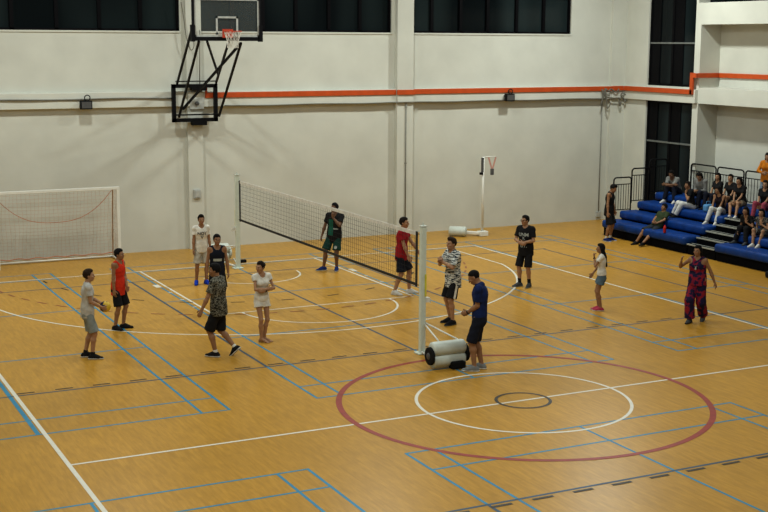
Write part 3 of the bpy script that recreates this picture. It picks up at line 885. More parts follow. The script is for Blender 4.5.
        tb = wr+d*.025+acr*.028; t1_ = nrm(d*.7+acr*.75+pn*.35); t2_ = nrm(d*.95+acr*.25+pn*.4)
        P += [seg_cone(tb, tb+t1_*.042, .014, .011, k=.008), seg_cone(tb+t1_*.042, tb+t1_*.042+t2_*.032, .011, .009, k=.004)]
    bare = g('bare', False)
    for HP, kn, an, f, fd, fu in legs:
        th = .082*W if not female else .084*W
        sd_ = nrm(kn-HP); back = nrm(np.cross(nrm(an-kn), hr)) if False else nrm(-(fd-nrm(an-kn)*(fd@nrm(an-kn))))
        P += [seg_cone(HP, kn, th, .053*W, k=.045), seg_cone(kn, kn+(an-kn)*.32+back*.012, .050*W, .053*W, k=.03), seg_cone(kn+(an-kn)*.32+back*.012, an, .053*W, .034, k=.03)]
        hl = f-fd*.045+fu*.03
        P += [seg_cone(an, hl, .036, .03, k=.02), seg_cone(an+fd*.01-fu*.02, f+fd*.12+fu*.025, .036, .027, k=.02), seg_cone(f+fd*.11+fu*.02, f+fd*.16+fu*.016, .034, .024, (fu, .55), k=.02)]
        if bare:
            fx = np.cross(fd, fu)
            for j in range(5): P.append(seg_cone(f+fd*.15+fx*(j-2)*.014+fu*.013, f+fd*(.19-.006*abs(j-1))+fx*(j-2)*.016+fu*.011, .010, .009, k=.005))
    # glutes
    for s in (-1, 1): P.append(ell(pel+hr*s*.07-hf*.042-u1*.06, (.078*W, .070*W, .09*W), k=.05))
    # head
    HA = (hd_r, hd_f, hd_u)
    P += [ell(hc_+hd_u*.028-hd_f*.012, (.074, .092, .085), HA, k=.03), ell(hc_-hd_u*.035+hd_f*.022, (.057, .068, .078), HA, k=.03),
          ell(hc_-hd_u*.088+hd_f*.060, (.026, .024, .020), HA, k=.025), seg_cone(hc_+hd_u*.012+hd_f*.086, hc_-hd_u*.024+hd_f*.104, .009, .0135, k=.012),
          ell(hc_-hd_u*.060+hd_f*.082, (.026, .014, .013), HA, k=.012), seg_cone(hc_+hd_f*.079+hd_u*.024-hd_r*.035, hc_+hd_f*.079+hd_u*.024+hd_r*.035, .011, .011, k=.015)]
    for s in (-1, 1):
        P.append(ell(hc_+hd_r*s*.073-hd_f*.006-hd_u*.005, (.010, .019, .031), HA, k=.008))
        P.append(ell(hc_+hd_r*s*.042+hd_f*.066-hd_u*.022, (.022, .02, .02), HA, k=.02))
    X = MB()
    for s in (-1, 1):
        e = hc_+hd_r*s*.031+hd_f*.0785+hd_u*.004
        X.m = 1; X.ball(e, (.0125, .0115, .0062), HA, 10, 6)
        X.m = 2; X.ball(e+hd_f*.0075, (.0062, .0052, .0060), HA, 8, 6)
        X.m = 4; X.ball(hc_+hd_r*s*.033+hd_f*.0865+hd_u*.027, (.019, .006, .0045), HA, 8, 5)
    X.m = 3; X.ball(hc_-hd_u*.055+hd_f*.0945, (.023, .006, .005), HA, 10, 5); X.ball(hc_-hd_u*.0645+hd_f*.0935, (.019, .006, .006), HA, 10, 5)
    sc = lambda vs: np.asarray(vs)*S
    vs, fs = nets(P, h=hb/S*1.0)
    X.v = [tuple(np.array(q)*S) for q in X.v]
    np_mesh('body', sc(vs), fs, None, T, X, [skin(tone, tk), MAT_EYE, MAT_IRIS, MAT_LIP, MAT_BROW])
    # --- hair
    HM = HAIRS[hc]
    e = .012 if hair != 'buzz' else .006
    hp = [ell(hc_+hd_u*.032-hd_f*.018, (.073+e, .088+e, .083+e*1.5), HA), ell(hc_+hd_u*.095+hd_f*.012, (.052, .066, .030+e*.5), HA, k=.03)]
    if hair == 'buzz': hp.pop()
    def q3(Pt):
        q = Pt-hc_; return q@hd_r, q@hd_f, q@hd_u
    if hair in ('short', 'buzz', 'quiff'):
        def cut(Pt):
            x, y, z = q3(Pt)
            top = (.070-z)*.8-.25*np.minimum(y-.05, 0)*-1*-1
            side = np.maximum((y-.018-.42*z)*.9, -.066-z-.35*np.minimum(y+.05, 0))
            return np.minimum(top, side)
        if hair == 'quiff': hp.append(ell(hc_+hd_u*.112+hd_f*.030, (.055, .048, .028), HA, k=.03))
    else:
        def cut(Pt):
            x, y, z = q3(Pt)
            top = (.070-z)*.8
            back = (y-.020-.35*z)*.9
            return np.minimum(top, back)
        if hair == 'long':
            hp += [seg_cone(hc_-hd_f*.055, neck-sf*.085-u2*.08, .070, .075, (hd_f, .6), k=.04), seg_cone(neck-sf*.085-u2*.08, mid-sf*.125+u2*.02, .078, .045, (sf, .5), k=.04)]
            for s in (-1, 1): hp.append(seg_cone(hc_+hd_r*s*.068-hd_f*.02, neck+sr*s*.08-sf*.03-u2*.05, .028, .025, k=.03))
        if hair == 'bun': hp += [ell(hc_-hd_f*.115+hd_u*.03, (.042, .038, .042), HA)]
        if hair == 'pony': hp += [seg_cone(hc_-hd_f*.1+hd_u*.02, hc_-hd_f*.12-hd_u*.16, .03, .018)]
        if hair == 'bob': hp += [seg_cone(hc_-hd_f*.04-hd_r*.045, hc_-hd_f*.05-hd_u*.085-hd_r*.05, .05, .045, k=.03), seg_cone(hc_-hd_f*.04+hd_r*.045, hc_-hd_f*.05-hd_u*.085+hd_r*.05, .05, .045, k=.03)]
    vs, fs = nets(hp, [cut], h=.007, wr=.004)
    np_mesh('hair', sc(vs), fs, HM, T)
    # --- clothes
    prims_for = {}
    dark_ex = None
    for it in outfit:
        k = it[0]
        if k == 'shirt':
            _, mat, o_ = it
            ease = o_.get('ease', .018); hem = o_.get('hem', -.06); sl = o_.get('sleeve', .62)
            Q = torso(ease)
            if hem < -.03: Q.append(seg_cone(pel+u1*.10, pel+u1*(hem-.03), hipw+ease, hipw+ease+.016, (hf, .78), k=.05))
            for i in (0, 1):
                if sl > 0: Q += arm(i, .008+ease*.25, 0, min(sl, 1), .012, cut=sl < 1)
                if sl > 1:
                    a, el, w = arms[i]; Q.append(seg_cone(el, el+(w-el)*(sl-1), .05, .04, cutb=0, k=.02))
            cuts = [lambda Pt: -((Pt-pel)@u1-hem)]
            nc = neck+sf*o_.get('nfwd', .03)+u2*.03; nr = o_.get('neck', .066)
            nkp = seg_cone(neck-u2*.02+sf*.02, nk_t+hd_u*.05+sf*.03, nr, nr+.02)
            if o_.get('vneck'): nk2 = seg_cone(neck+sf*.07+u2*.03, neck+sf*.10-u2*o_['vneck'], nr, .02)
            cuts.append(lambda Pt: -ev(nkp, Pt))
            if o_.get('vneck'): cuts.append(lambda Pt: -ev(nk2, Pt))
            if sl == 0:
                for i in (0, 1):
                    a = arms[i][0]; s = (-1, 1)[i]
                    ah = seg_cone(a+sr*s*.005-u2*.02-sf*.1, a+sr*s*.005-u2*.02+sf*.1, .07, .07)
                    cuts.append(lambda Pt, ah=ah: np.maximum(-ev(ah, Pt), -BIG))
                    cuts.append(lambda Pt, a=a, s=s: ((Pt-a)@sr)*s-.02)
            vs, fs = nets(Q, cuts, h=hcl, wr=.0035)
            par = np_mesh(it[2].get('name', 'shirt'), sc(vs), fs, mat, T)
            prims_for['shirt'] = (Q, [])
            for lab, dec in o_.get('decor', []):
                decal(dec, Q, (sr, sf, u2), mid, S, par, lab)
            if o_.get('collar'):
                cq = [seg_cone(neck+u2*.005+sf*.012, neck+u2*.045+sf*.03, .068, .062, cuta=0, cutb=0)]
                ci = seg_cone(neck+sf*.01-u2*.03, neck+u2*.1+sf*.04, .054, .05)
                v2, f2 = nets(cq, [lambda Pt: -ev(ci, Pt)], h=.008); np_mesh('collar', sc(v2), f2, mat, par)
        elif k in ('shorts', 'pants'):
            _, mat, o_ = it
            ease = o_.get('ease', .022); ln = o_.get('len', .8); fla = o_.get('flare', .02)
            Q = [seg_cone(pel-u1*.03, pel+u1*.07, hipw+.008, hipw*.97+.008, fl, k=.05)]
            for s in (-1, 1): Q.append(ell(pel+hr*s*.07-hf*.042-u1*.06, (.078*W+.008, .070*W+.008, .09*W+.008), k=.05))
            for HP, kn, an, f, fd, fu in legs:
                th = .082*W if not female else .084*W
                if k == 'shorts':
                    q = HP+(kn-HP)*min(ln, 1)
                    r1 = th+(.053*W-th)*min(ln, 1)
                    Q.append(seg_cone(HP, q, th+.006, r1+ease+fla, cutb=0, k=.04))
                    if ln > 1:
                        q2 = kn+(an-kn)*(ln-1); Q[-1]['cutb'] = None; Q.append(seg_cone(kn, q2, .053*W+ease, .055*W+ease+fla*.5, cutb=0, k=.03))
                else:
                    Q += [seg_cone(HP, kn, th+min(ease,.012), .053*W+ease+fla*.3, k=.045), seg_cone(kn, kn+(an-kn)*.94, .053*W+ease+fla*.3, o_.get('cuff', .044)+fla, cutb=0, k=.03)]
            Q[0]['cutb'] = o_.get('top', .09)-.07
            vs, fs = nets(Q, [], h=hcl, wr=.003)
            par = np_mesh(o_.get('name', k if k == 'shorts' else 'trousers'), sc(vs), fs, mat, T)
            for lab, dec in o_.get('decor', []):
                if dec[0] == 'stripe':
                    i, = dec[1:2]; HP, kn, an = legs[i][:3]; s = (-1, 1)[i]
                    decal(('strip', HP+(kn-HP)*.05, HP+(kn-HP)*ln*.97, hr*s, dec[2], dec[3]), Q, (hr, hf, u1), pel, S, par, lab)
                elif dec[0] == 'spot':
                    i = dec[1]; HP, kn = legs[i][:2]
                    decal(('disc', HP+(kn-HP)*ln*.75, hf, dec[2], dec[3]), Q, (hr, hf, u1), pel, S, par, lab)
        elif k == 'shoes':
            _, mat, mat2 = it[:3]; sock = it[3] if len(it) > 3 else None
            for (HP, kn, an, f, fd, fu) in legs:
                fx = np.cross(fd, fu)
                Q = [seg_cone(f-fd*.045+fu*.035, f+fd*.06+fu*.035, .042, .044, k=.03), seg_cone(f+fd*.06+fu*.03, f+fd*.175+fu*.024, .044, .034, (fu, .75), k=.03),
                     seg_cone(an+fu*-.03-fd*.01, an+fu*.005-fd*.012, .044, .045, cutb=.0, k=.03), seg_cone(an-fu*.01+fd*.02, f+fd*.11+fu*.035, .040, .036, k=.03)]
                vs, fs = nets(Q, [lambda Pt, f=f, fu=fu: -((Pt-f)@fu-.004)], h=.009)
                so = np_mesh('shoe', sc(vs), fs, mat, T)
                Q2 = [seg_cone(f-fd*.045+fu*.012, f+fd*.06+fu*.012, .046, .048, k=.02), seg_cone(f+fd*.06+fu*.012, f+fd*.178+fu*.012, .048, .037, k=.02)]
                vs, fs = nets(Q2, [lambda Pt, f=f, fu=fu: np.maximum(-((Pt-f)@fu-.001), (Pt-f)@fu-.025)], h=.008)
                np_mesh('sole', sc(vs), fs, mat2, so)
                if sock is not None:
                    u = nrm(kn-an); vs, fs = nets([seg_cone(an-u*.03, an+u*it[4], .041, .043, cutb=0)], h=.009); np_mesh('sock', sc(vs), fs, sock, T)
        elif k == 'glasses':
            m = MB()
            for s in (-1, 1):
                m.tube([hc_+hd_r*(s*.033+.024*cos(a))+hd_f*.103+hd_u*(.004+.018*sin(a)) for a in np.linspace(0, 2*pi, 16, endpoint=False)], .0028, 6, closed=True)
                m.tube([hc_+hd_r*s*.057+hd_f*.10+hd_u*.008, hc_+hd_r*s*.083+hd_f*.05+hd_u*.008, hc_+hd_r*s*.083-hd_f*.02+hd_u*.004], .003, 6)
            m.tube([hc_-hd_r*.01+hd_f*.106+hd_u*.008, hc_+hd_r*.01+hd_f*.106+hd_u*.008], .003, 6)
            m.v = [tuple(np.array(q)*S) for q in m.v]; m.build('glasses', M['black'], T, smooth=True)
        elif k == 'watch':
            i = it[1]; a, el, w = arms[i]; d = nrm(w-el)
            m = MB().lathe((w-d*.035)*S, d, [(0, .028*S), (0, .034*S), (.022*S, .034*S), (.022*S, .028*S)], 16); m.build('wristwatch', M['rubber'], T, smooth=True)
        elif k == 'lanyard':
            m = MB(); c0 = mid+u2*.12+sf*.16
            pth = [neck-sf*.03+sr*.06+u2*.02, neck+sf*.055+sr*.075, neck+sf*.10-u2*.06+sr*.05, c0, neck+sf*.10-u2*.06-sr*.05, neck+sf*.055-sr*.075, neck-sf*.03-sr*.06+u2*.02]
            m.tube([q*S for q in smoothpath(pth)], .004*S, 6); o = m.build('lanyard', M['boxgrey'], T, smooth=True)
            m = MB().box((c0-V(.015,.015,.05))*S, (c0+V(.015,.015,.0))*S); m.build('whistle', M['boxgrey'], o, bevel=.006)
    return T, dict(arms=arms, hands=hands, S=S, legs=legs, pel=pel, hc=hc_)

def march(prims, O, D, tmax=.35):
    t = np.zeros(len(O))
    for _ in range(40):
        t = t+np.clip(sample(prims, [], O+t[:, None]*D), -.02, .05)*.7
    return O+t[:, None]*D
def decal(dec, prims, fr, c, S, par, name):
    sr, sf, u = fr
    kind = dec[0]
    if kind == 'text':
        _, txt, dz, size, mat, dx = dec[:6]
        cu = bpy.data.curves.new('t', 'FONT'); cu.body = txt; cu.size = size; cu.align_x = 'CENTER'; cu.align_y = 'CENTER'; cu.offset = size*.03; cu.resolution_u = 3
        ob = bpy.data.objects.new('t', cu); COL.objects.link(ob)
        dg = bpy.context.evaluated_depsgraph_get(); me = ob.evaluated_get(dg).to_mesh()
        vv = np.array([v.co[:] for v in me.vertices]); ff = [tuple(p.vertices) for p in me.polygons]
        ob.evaluated_get(dg).to_mesh_clear(); bpy.data.objects.remove(ob); bpy.data.curves.remove(cu)
        if not len(vv): return
        O = c+u*dz+sf*.30-sr*dx-vv[:, :1]*sr+vv[:, 1:2]*u
        Pn = march(prims, O, np.tile(-sf, (len(O), 1)))+sf*.007
        m = MB(); m.add(Pn*S, ff); o = m.build(name, mat, par)
        return
    if kind == 'patch':       # (x0,x1,z0,z1,mat, dirsign)
        _, x0, x1, za, zb, mat = dec[:6]; dirv = sf if len(dec) < 7 else dec[6]
        side = sr if len(dec) < 7 else sf
        if len(dec) >= 7: dirv = sr*dec[6]
        nx, nz = 10, 14
        G = np.array([[c+dirv*.30+side*(x0+(x1-x0)*i/nx)+u*(za+(zb-za)*j/nz) for i in range(nx+1)] for j in range(nz+1)]).reshape(-1, 3)
        Pn = march(prims, G, np.tile(-dirv, (len(G), 1)))+dirv*.006
    elif kind == 'strip':
        _, a, b, dv, w, mat = dec
        nx, nz = 3, 14; ax = nrm(b-a); side = np.cross(ax, dv)
        G = np.array([[a+(b-a)*j/nz+dv*.25+side*w*(i/nx-.5) for i in range(nx+1)] for j in range(nz+1)]).reshape(-1, 3); dirv = dv
        Pn = march(prims, G, np.tile(-dv, (len(G), 1)))+dv*.006
    elif kind == 'disc':
        _, p, dv, r, mat = dec
        nx = nz = 6; G = []
        for j in range(nz+1):
            for i in range(nx+1):
                x, y = 2*i/nx-1, 2*j/nz-1
                x, y = x*sqrt(1-y*y/2), y*sqrt(1-x*x/2)
                G.append(p+dv*.25+sr*x*r+u*y*r)
        G = np.array(G); Pn = march(prims, G, np.tile(-dv, (len(G), 1)))+dv*.006
    fs = [(j*(nx+1)+i, j*(nx+1)+i+1, (j+1)*(nx+1)+i+1, (j+1)*(nx+1)+i) for j in range(nz) for i in range(nx)]
    m = MB(); m.add(Pn*S, fs); m.build(name, mat, par, smooth=True)


# ------------------------------------------------------------------ cloth palette
c_ltgrey = cloth((.47, .46, .42), 'light_grey_jersey'); c_greyshort = cloth((.24, .27, .26), 'pale_grey_shorts_cloth'); c_black = cloth((.011, .011, .012), 'black_jersey')
c_red = cloth((.56, .035, .012), 'bright_red_jersey'); c_white = cloth((.66, .64, .57), 'white_jersey'); c_beige = cloth((.40, .37, .30), 'beige_grey_shorts_cloth')
c_navy = cloth((.010, .012, .021), 'navy_jersey'); c_crim = cloth((.30, .012, .02), 'crimson_jersey'); c_blue = cloth((.009, .020, .085), 'royal_navy_polo')
c_green = cloth((.008, .045, .035), 'dark_green_shorts_cloth'); c_teal = cloth((.012, .11, .075), 'teal_green_panel'); c_denim = cloth((.10, .15, .19), 'blue_denim')
s_black = cloth((.012, .012, .013), 'black_shoe'); s_white = cloth((.55, .54, .50), 'white_shoe'); s_blue = cloth((.012, .05, .42), 'bright_blue_shoe'); s_grey = cloth((.20, .21, .21), 'grey_shoe')
s_dgrey = cloth((.06, .065, .07), 'charcoal_shoe'); s_navy = cloth((.015, .035, .16), 'navy_shoe'); s_pink = cloth((.40, .05, .09), 'pink_shoe')
c_camo = two('camouflage_cloth', [(.0, (.02, .02, .015)), (.45, (.09, .085, .06)), (.53, (.24, .23, .18)), (.60, (.045, .045, .032))], 22, (1, 1, 1.5), detail=2)
c_patt = two('black_white_broken_stripe_cloth', [(.0, (.03, .04, .05)), (.49, (.60, .62, .58))], 1.0, (11, 11, 58), detail=1)
c_floral = two('red_floral_on_navy_cloth', [(.0, (.012, .009, .04)), (.50, (.16, .010, .05)), (.55, (.24, .012, .022)), (.68, (.05, .01, .05))], 10, detail=3)
c_leop = two('grey_speckled_cloth', [(.0, (.02, .02, .02)), (.5, (.22, .21, .19)), (.6, (.03, .03, .03))], 30)
c_dkpants = cloth((.010, .012, .022), 'dark_navy_trouser_cloth'); c_whpants = cloth((.58, .58, .55), 'white_trouser_cloth'); c_grey = cloth((.19, .19, .18), 'mid_grey_jersey')
c_maroon = cloth((.014, .007, .010), 'blackish_maroon_top'); c_khaki = cloth((.23, .18, .12), 'khaki_shorts_cloth'); c_orange = cloth((.50, .17, .012), 'orange_jersey'); c_jean = cloth((.16, .20, .25), 'pale_blue_jeans')
c_pink = cloth((.30, .06, .09), 'rose_pink_trouser_cloth'); c_olive = cloth((.035, .05, .022), 'olive_green_jersey'); c_dkshort = cloth((.030, .036, .045), 'slate_shorts_cloth')
c_print = cloth((.055, .06, .065), 'dark_print'); c_lprint = cloth((.38, .42, .40), 'pale_print')

# ------------------------------------------------------------------ players on the court
SH = lambda m, **k: ('shirt', m, k)
SO = lambda m, **k: ('shorts', m, k)
PA = lambda m, **k: ('pants', m, k)
T1, I1 = person('boy in light grey t-shirt and grey shorts holding a yellow ball', 1.71,
    dict(fL=(-.10, -.06, 0), fR=(.10, .06, 0), fyL=-4, fyR=14, hL=(-.11, .30, 1.02), hR=(.12, .26, 1.0), eL=(-.5, -1, -.4), eR=(.5, -1, -.4), pL=(1, .2, .2), pR=(-1, .2, .2), cL=.5, cR=.5, hyaw=6, lean=2),
    [SH(c_ltgrey, sleeve=.6, hem=-.10), SO(c_greyshort, len=.92, flare=.025), ('shoes', s_black, s_white, s_black, .06)], foot=(89, 358), build=.92, face=86, tone=FAIR, tk='fair', hair='short', hc='brown')
person('boy in bright red sleeveless jersey and black shorts near the goal', 1.70,
    dict(fL=(-.11, .02, 0), fR=(.11, -.02, 0), fyL=-30, fyR=4, hL=(-.07, .17, .93), eL=(-1, -.7, -.2), hR=(.22, .06, .80), hyaw=-10, yaw=-5, dL=(.3, .5, -.9)),
    [SH(c_red, sleeve=0, hem=-.16, neck=.072, decor=[('side_panel', ('patch', -.07, .035, -.10, .17, c_white, 1))]), SO(c_black, len=.93, flare=.022), ('shoes', s_black, s_black)], foot=(119.5, 329), build=.94, face=128, tone=TAN, hc='black')
person('boy in white t-shirt with dark lettering and bright blue shoes', 1.73,
    dict(fL=(-.11, 0, 0), fR=(.13, -.03, 0), fyL=-14, fyR=16, hyaw=0),
    [SH(c_white, sleeve=.62, hem=-.10, ease=.018, decor=[('lettering', ('text', 'NOT', .135, .105, c_print, 0)), ('emblem', ('text', 'V', .04, .11, c_print, 0))]), SO(c_beige, len=.9, flare=.03), ('shoes', s_blue, s_blue)], foot=(202, 284), build=.90, face=168, tone=TAN, hc='black', hair='quiff')
person('boy in dark navy tank top with pale chest print, behind the camouflage shirt', 1.74,
    dict(fL=(-.11, 0, 0), fR=(.11, .02, 0), hL=(-.24, .06, .84), hR=(.24, .05, .82), hyaw=-4, eL=(-1, -.6, 0), eR=(1, -.6, 0)),
    [SH(c_navy, sleeve=0, hem=-.12, neck=.078, decor=[('chest_print', ('patch', -.095, .095, .0, .06, c_lprint))]), SO(c_black, len=.85, flare=.03), ('shoes', s_dgrey, s_white)], head=(216.5, 233), build=.93, face=172, tone=TAN, hc='black', hair='short')
person('boy walking left in camouflage t-shirt and loose black shorts', 1.82,
    dict(fL=(-.08, .04, 0), fR=(.09, -.32, .10), fpR=42, fyL=0, fyR=4, pel=(0, .0, .885), hL=(-.34, .20, .86), eL=(-.6, -1, -.1), hR=(.30, .02, .82), lean=2, hyaw=-18, hpitch=6),
    [SH(c_camo, sleeve=.72, hem=-.12, ease=.028), SO(c_black, len=.98, flare=.025, ease=.026), ('shoes', s_black, s_white, c_white, .05)], foot=(219.5, 356), face=-66, tone=TAN, hc='black', hair='short')
person('barefoot girl in white top and white shorts with folded arms', 1.64,
    dict(fL=(-.035, -.02, 0), fR=(.05, .05, 0), fyL=-45, fyR=-40, bare=True, pel=(.02, 0, .905), hL=(.02, .185, 1.12), hR=(-.04, .20, 1.16), eL=(-1, .0, -.6), eR=(1, .0, -.6), dL=(1, .0, .05), dR=(-1, .05, .1), pL=(0, -1, 0), pR=(0, -1, 0), hyaw=62, yaw=0, hpitch=4),
    [SH(c_white, sleeve=.35, hem=-.02, ease=.016), SO(c_white, len=.36, flare=.016), ('watch', 0)], foot=(263, 341.5), build=.93, face=160, tone=FAIR, tk='fair', hair='bun', hc='dark', female=True)
person('tall boy in black and green t-shirt and green shorts behind the net', 1.80,
    dict(fL=(-.17, .03, 0), fR=(.15, .10, 0), fyL=-10, fyR=52, pel=(-.10, 0, .885), side=-3, hL=(-.13, .20, 1.36), dL=(.1, .1, 1), pL=(0, -1, 0), eL=(-.8, .2, -1), hR=(.22, .05, .84), hyaw=30, hpitch=-4),
    [SH(c_black, sleeve=.68, hem=-.14, ease=.028, decor=[('green_panel', ('patch', .0, .125, -.22, .19, c_teal)), ('chest_stripe', ('patch', -.12, .0, -.06, -.03, c_lprint))]), SO(c_green, len=.88, flare=.035, decor=[('logo', ('spot', 0, .04, c_lprint))]), ('shoes', s_navy, s_white)], foot=(330.5, 270), face=196, tone=BROWN, tk='brown', hc='black', hair='short')
person('boy in crimson t-shirt and navy shorts beside the net', 1.86,
    dict(fL=(-.14, .13, 0), fR=(.12, -.14, 0), fyL=-16, fyR=20, pel=(0, -.02, .895), hL=(-.15, .34, .93), hR=(.22, .20, .86), hyaw=6, lean=3),
    [SH(c_crim, sleeve=.6, hem=-.12, decor=[('chest_logo', ('patch', -.09, -.06, .1, .125, c_white))]), SO(c_navy, len=.9, flare=.03), ('shoes', s_white, s_white)], foot=(402, 294), face=104, tone=FAIR, tk='fair', hc='dark', hair='short')
person('boy in black and white striped t-shirt clasping his hands', 1.86,
    dict(fL=(-.10, .06, 0), fR=(.12, -.02, 0), fyL=-10, fyR=10, hL=(-.03, .27, 1.27), hR=(.03, .28, 1.25), eL=(-1, -.2, -.8), eR=(1, -.2, -.8), dL=(.3, .4, .9), dR=(-.3, .4, .9), cL=.8, cR=.8, hyaw=-4),
    [SH(c_patt, sleeve=.85, hem=-.16, ease=.03), SO(c_black, len=.9, flare=.035, decor=[('side_stripe', ('stripe', 0, .05, c_white))]), ('shoes', s_black, s_dgrey)], foot=(452.5, 323.5), face=-122, tone=FAIR, tk='fair', hc='brown', hair='quiff')
person('man in navy blue polo shirt looking down at his hands', 1.90,
    dict(fL=(-.10, .06, 0), fR=(.09, -.04, 0), fyL=-4, fyR=6, pel=(0, 0, .905), hL=(-.06, .20, .98), hR=(.07, .19, .96), eL=(-.5, -1, -.3), eR=(.5, -1, -.3), dL=(.4, .8, -.2), dR=(-.4, .8, -.2), cL=.7, cR=.7, lean=-3, lean2=4, hpitch=34),
    [SH(c_blue, sleeve=.75, hem=-.03, ease=.016, collar=True), SO(c_dkpants, len=1.0, flare=.02), ('shoes', s_grey, s_white), ('watch', 0)], foot=(478.5, 370), face=-84, tone=TAN, hc='black', hair='buzz', build=1.04)
person('boy with glasses in black t-shirt with pale lettering', 1.77,
    dict(fL=(-.11, .0, 0), fR=(.12, .05, 0), fyL=-8, fyR=30, hL=(-.04, .24, 1.10), hR=(.03, .25, 1.08), eL=(-1, -.5, -.3), eR=(1, -.5, -.3), dL=(1, .2, 0), dR=(-1, .2, -.05), pL=(0, -1, 0), pR=(0, -1, 0), hyaw=24),
    [SH(c_black, sleeve=.72, hem=-.14, ease=.026, decor=[('lettering', ('text', 'UNM', .135, .115, c_lprint, -.0)), ('lettering', ('text', 'R', .045, .10, c_lprint, .0)), ('lettering', ('text', 'GY.', -.13, .115, c_lprint, .0))]), SO(c_black, len=1.0, flare=.02), ('shoes', s_dgrey, s_grey, s_black, .13), ('glasses',)], foot=(525, 286.5), face=206, tone=FAIR, tk='fair', hc='black', hair='short')
person('girl with long black hair, white t-shirt and denim shorts', 1.52,
    dict(fL=(-.06, .0, 0), fR=(.07, .05, 0), fyL=0, fyR=6, hL=(-.03, .20, 1.37), eL=(-.5, .2, -1), dL=(.2, .2, 1), pL=(0, -1, 0), hR=(.12, .22, .93), hyaw=-4, cL=.9),
    [SH(c_white, sleeve=.5, hem=.02, ease=.016), SO(c_denim, len=.5, flare=.03, top=.11), ('shoes', s_pink, s_white), ('watch', 0)], foot=(600.5, 310.5), face=-92, tone=TAN, hair='long', hc='black', female=True)
person('woman in sleeveless navy and red floral jumpsuit walking with one hand raised', 1.70,
    dict(fL=(-.09, -.26, .05), fR=(.09, .14, 0), fpL=25, fyL=-4, fyR=4, pel=(0, 0, .885), hR=(.30, .24, 1.36), eR=(1, -.2, -1), dR=(-.2, .3, .9), hL=(-.36, -.08, .90), eL=(-.6, -1, 0), hyaw=14, belly=.015),
    [PA(c_floral, name='jumpsuit_legs', ease=.03, flare=.06, cuff=.05), SH(c_floral, name='jumpsuit_top', sleeve=0, hem=-.05, neck=.07, ease=.02, vneck=.02), ('shoes', s_dgrey, s_black), ('lanyard',)], foot=(695.5, 322), face=197, tone=TAN, hair='bob', hc='black', female=True, build=1.2)
person('boy in black basketball kit standing at the bleacher end', 1.76,
    dict(fL=(-.09, .03, 0), fR=(.11, -.04, 0), fyL=-6, fyR=20, hL=(-.26, .10, .84), hR=(.26, .04, .82), hyaw=8, hpitch=28, lean=3),
    [SH(c_black, sleeve=0, hem=-.14, neck=.075, decor=[('chest_logo', ('patch', -.03, .03, .07, .105, c_lprint))]), SO(c_black, len=.95, flare=.035), ('shoes', s_navy, s_white, c_white, .08)], foot=(608, 241), face=106, tone=TAN, hc='black', hair='quiff')

# ball held by the first boy
bp_ = V(*(T1.matrix_basis @ Vector(tuple(V(0, .335, .985)*I1['S']))))
t = thing('volleyball', 'yellow and blue volleyball held by the boy in grey', 'ball', tuple(bp_), 1.9)
my = pm('yellow_ball_panel', (.62, .42, .03), .5, .1); mb_ = pm('navy_ball_panel', (.015, .02, .06), .5, .1)
pan = MB(); R_ = .105
for i in range(25):
    pass
vs = []; fs = []; n_, m_ = 36, 24
for i in range(m_+1):
    for k in range(n_):
        a, th = 2*pi*k/n_, pi*i/m_; vs.append((R_*sin(th)*cos(a), R_*sin(th)*sin(a), R_*cos(th)))
yb, bb = [], []
for i in range(m_):
    for k in range(n_):
        l = (k+1) % n_; f = (i*n_+k, (i+1)*n_+k, (i+1)*n_+l, i*n_+l)
        (bb if ((k//6+(i > 7)+(i > 15)) % 2 and (i//4+k//3) % 3 == 0) or (k//6) % 3 == 1 else yb).append(f)
o = MB().add(vs, yb).build('yellow_panels', my, t, smooth=True); o = MB().add(vs, bb).build('navy_panels', mb_, t, smooth=True)

# ------------------------------------------------------------------ spectators on the bleachers
FACE_COURT = lambda loc: None
def sit(label, X, Y, zs, zf, head_drop=0, face_w=-90, **k):
    """seated spectator: pelvis at X,Y on a seat surface zs, feet on surface zf; face_w is the world bearing (degrees) they face"""
    loc = V(X, Y, zf)
    az = atan2(loc[0]-CAM[0], loc[1]-CAM[1])
    pose = k.pop('pose'); H = k.pop('H'); S = H/1.75
    H = H*.965; S = H/1.75; p = dict(pel=(0, 0, (zs-zf)/S+.085)); p.update(pose)
    return person(label, H, p, k.pop('outfit'), loc=loc, face=math.degrees(radians(face_w)-az), hb=.008, hcl=.012, **k)
# bearing -90 looks toward -X (the court)
fw = lambda d: d
sit('boy in olive t-shirt reclining on the front bench beside the red bottle', 12.55, 12.28, .47, 0, H=1.68, face_w=-100, tone=TAN, hc='black',
    pose=dict(lean=-44, lean2=-36, fL=(-.10, .80, 0), fR=(.30, .62, 0), hL=(-.12, .16, .70), hR=(.04, .20, .70), eL=(-1, -.3, -.5), eR=(1, -.3, -.5), dL=(1, .5, 0), dR=(-1, .5, 0), hyaw=12, hpitch=-4, pel=(0, .05, .575)),
    outfit=[SH(c_olive, sleeve=.7, hem=-.05), SO(c_dkshort, len=1.0, flare=.03), ('shoes', s_black, s_black)])
sit('man in grey t-shirt leaning forward with folded arms, top row by the window', 14.46, 13.78, 1.23, .98, H=1.78, face_w=-112, tone=BROWN, tk='brown', hc='black',
    pose=dict(lean=26, lean2=42, fL=(-.18, .46, 0), fR=(.18, .46, 0), hL=(.16, .46, .58), hR=(-.14, .48, .60), eL=(-1, .2, -.4), eR=(1, .2, -.4), dL=(1, 0, -.1), dR=(-1, .05, -.1), pL=(0,-1,0), pR=(0,-1,0), hpitch=22, hyaw=-4),
    outfit=[SH(c_grey, sleeve=.8, hem=-.02), PA(c_dkpants), ('shoes', s_white, s_white)])
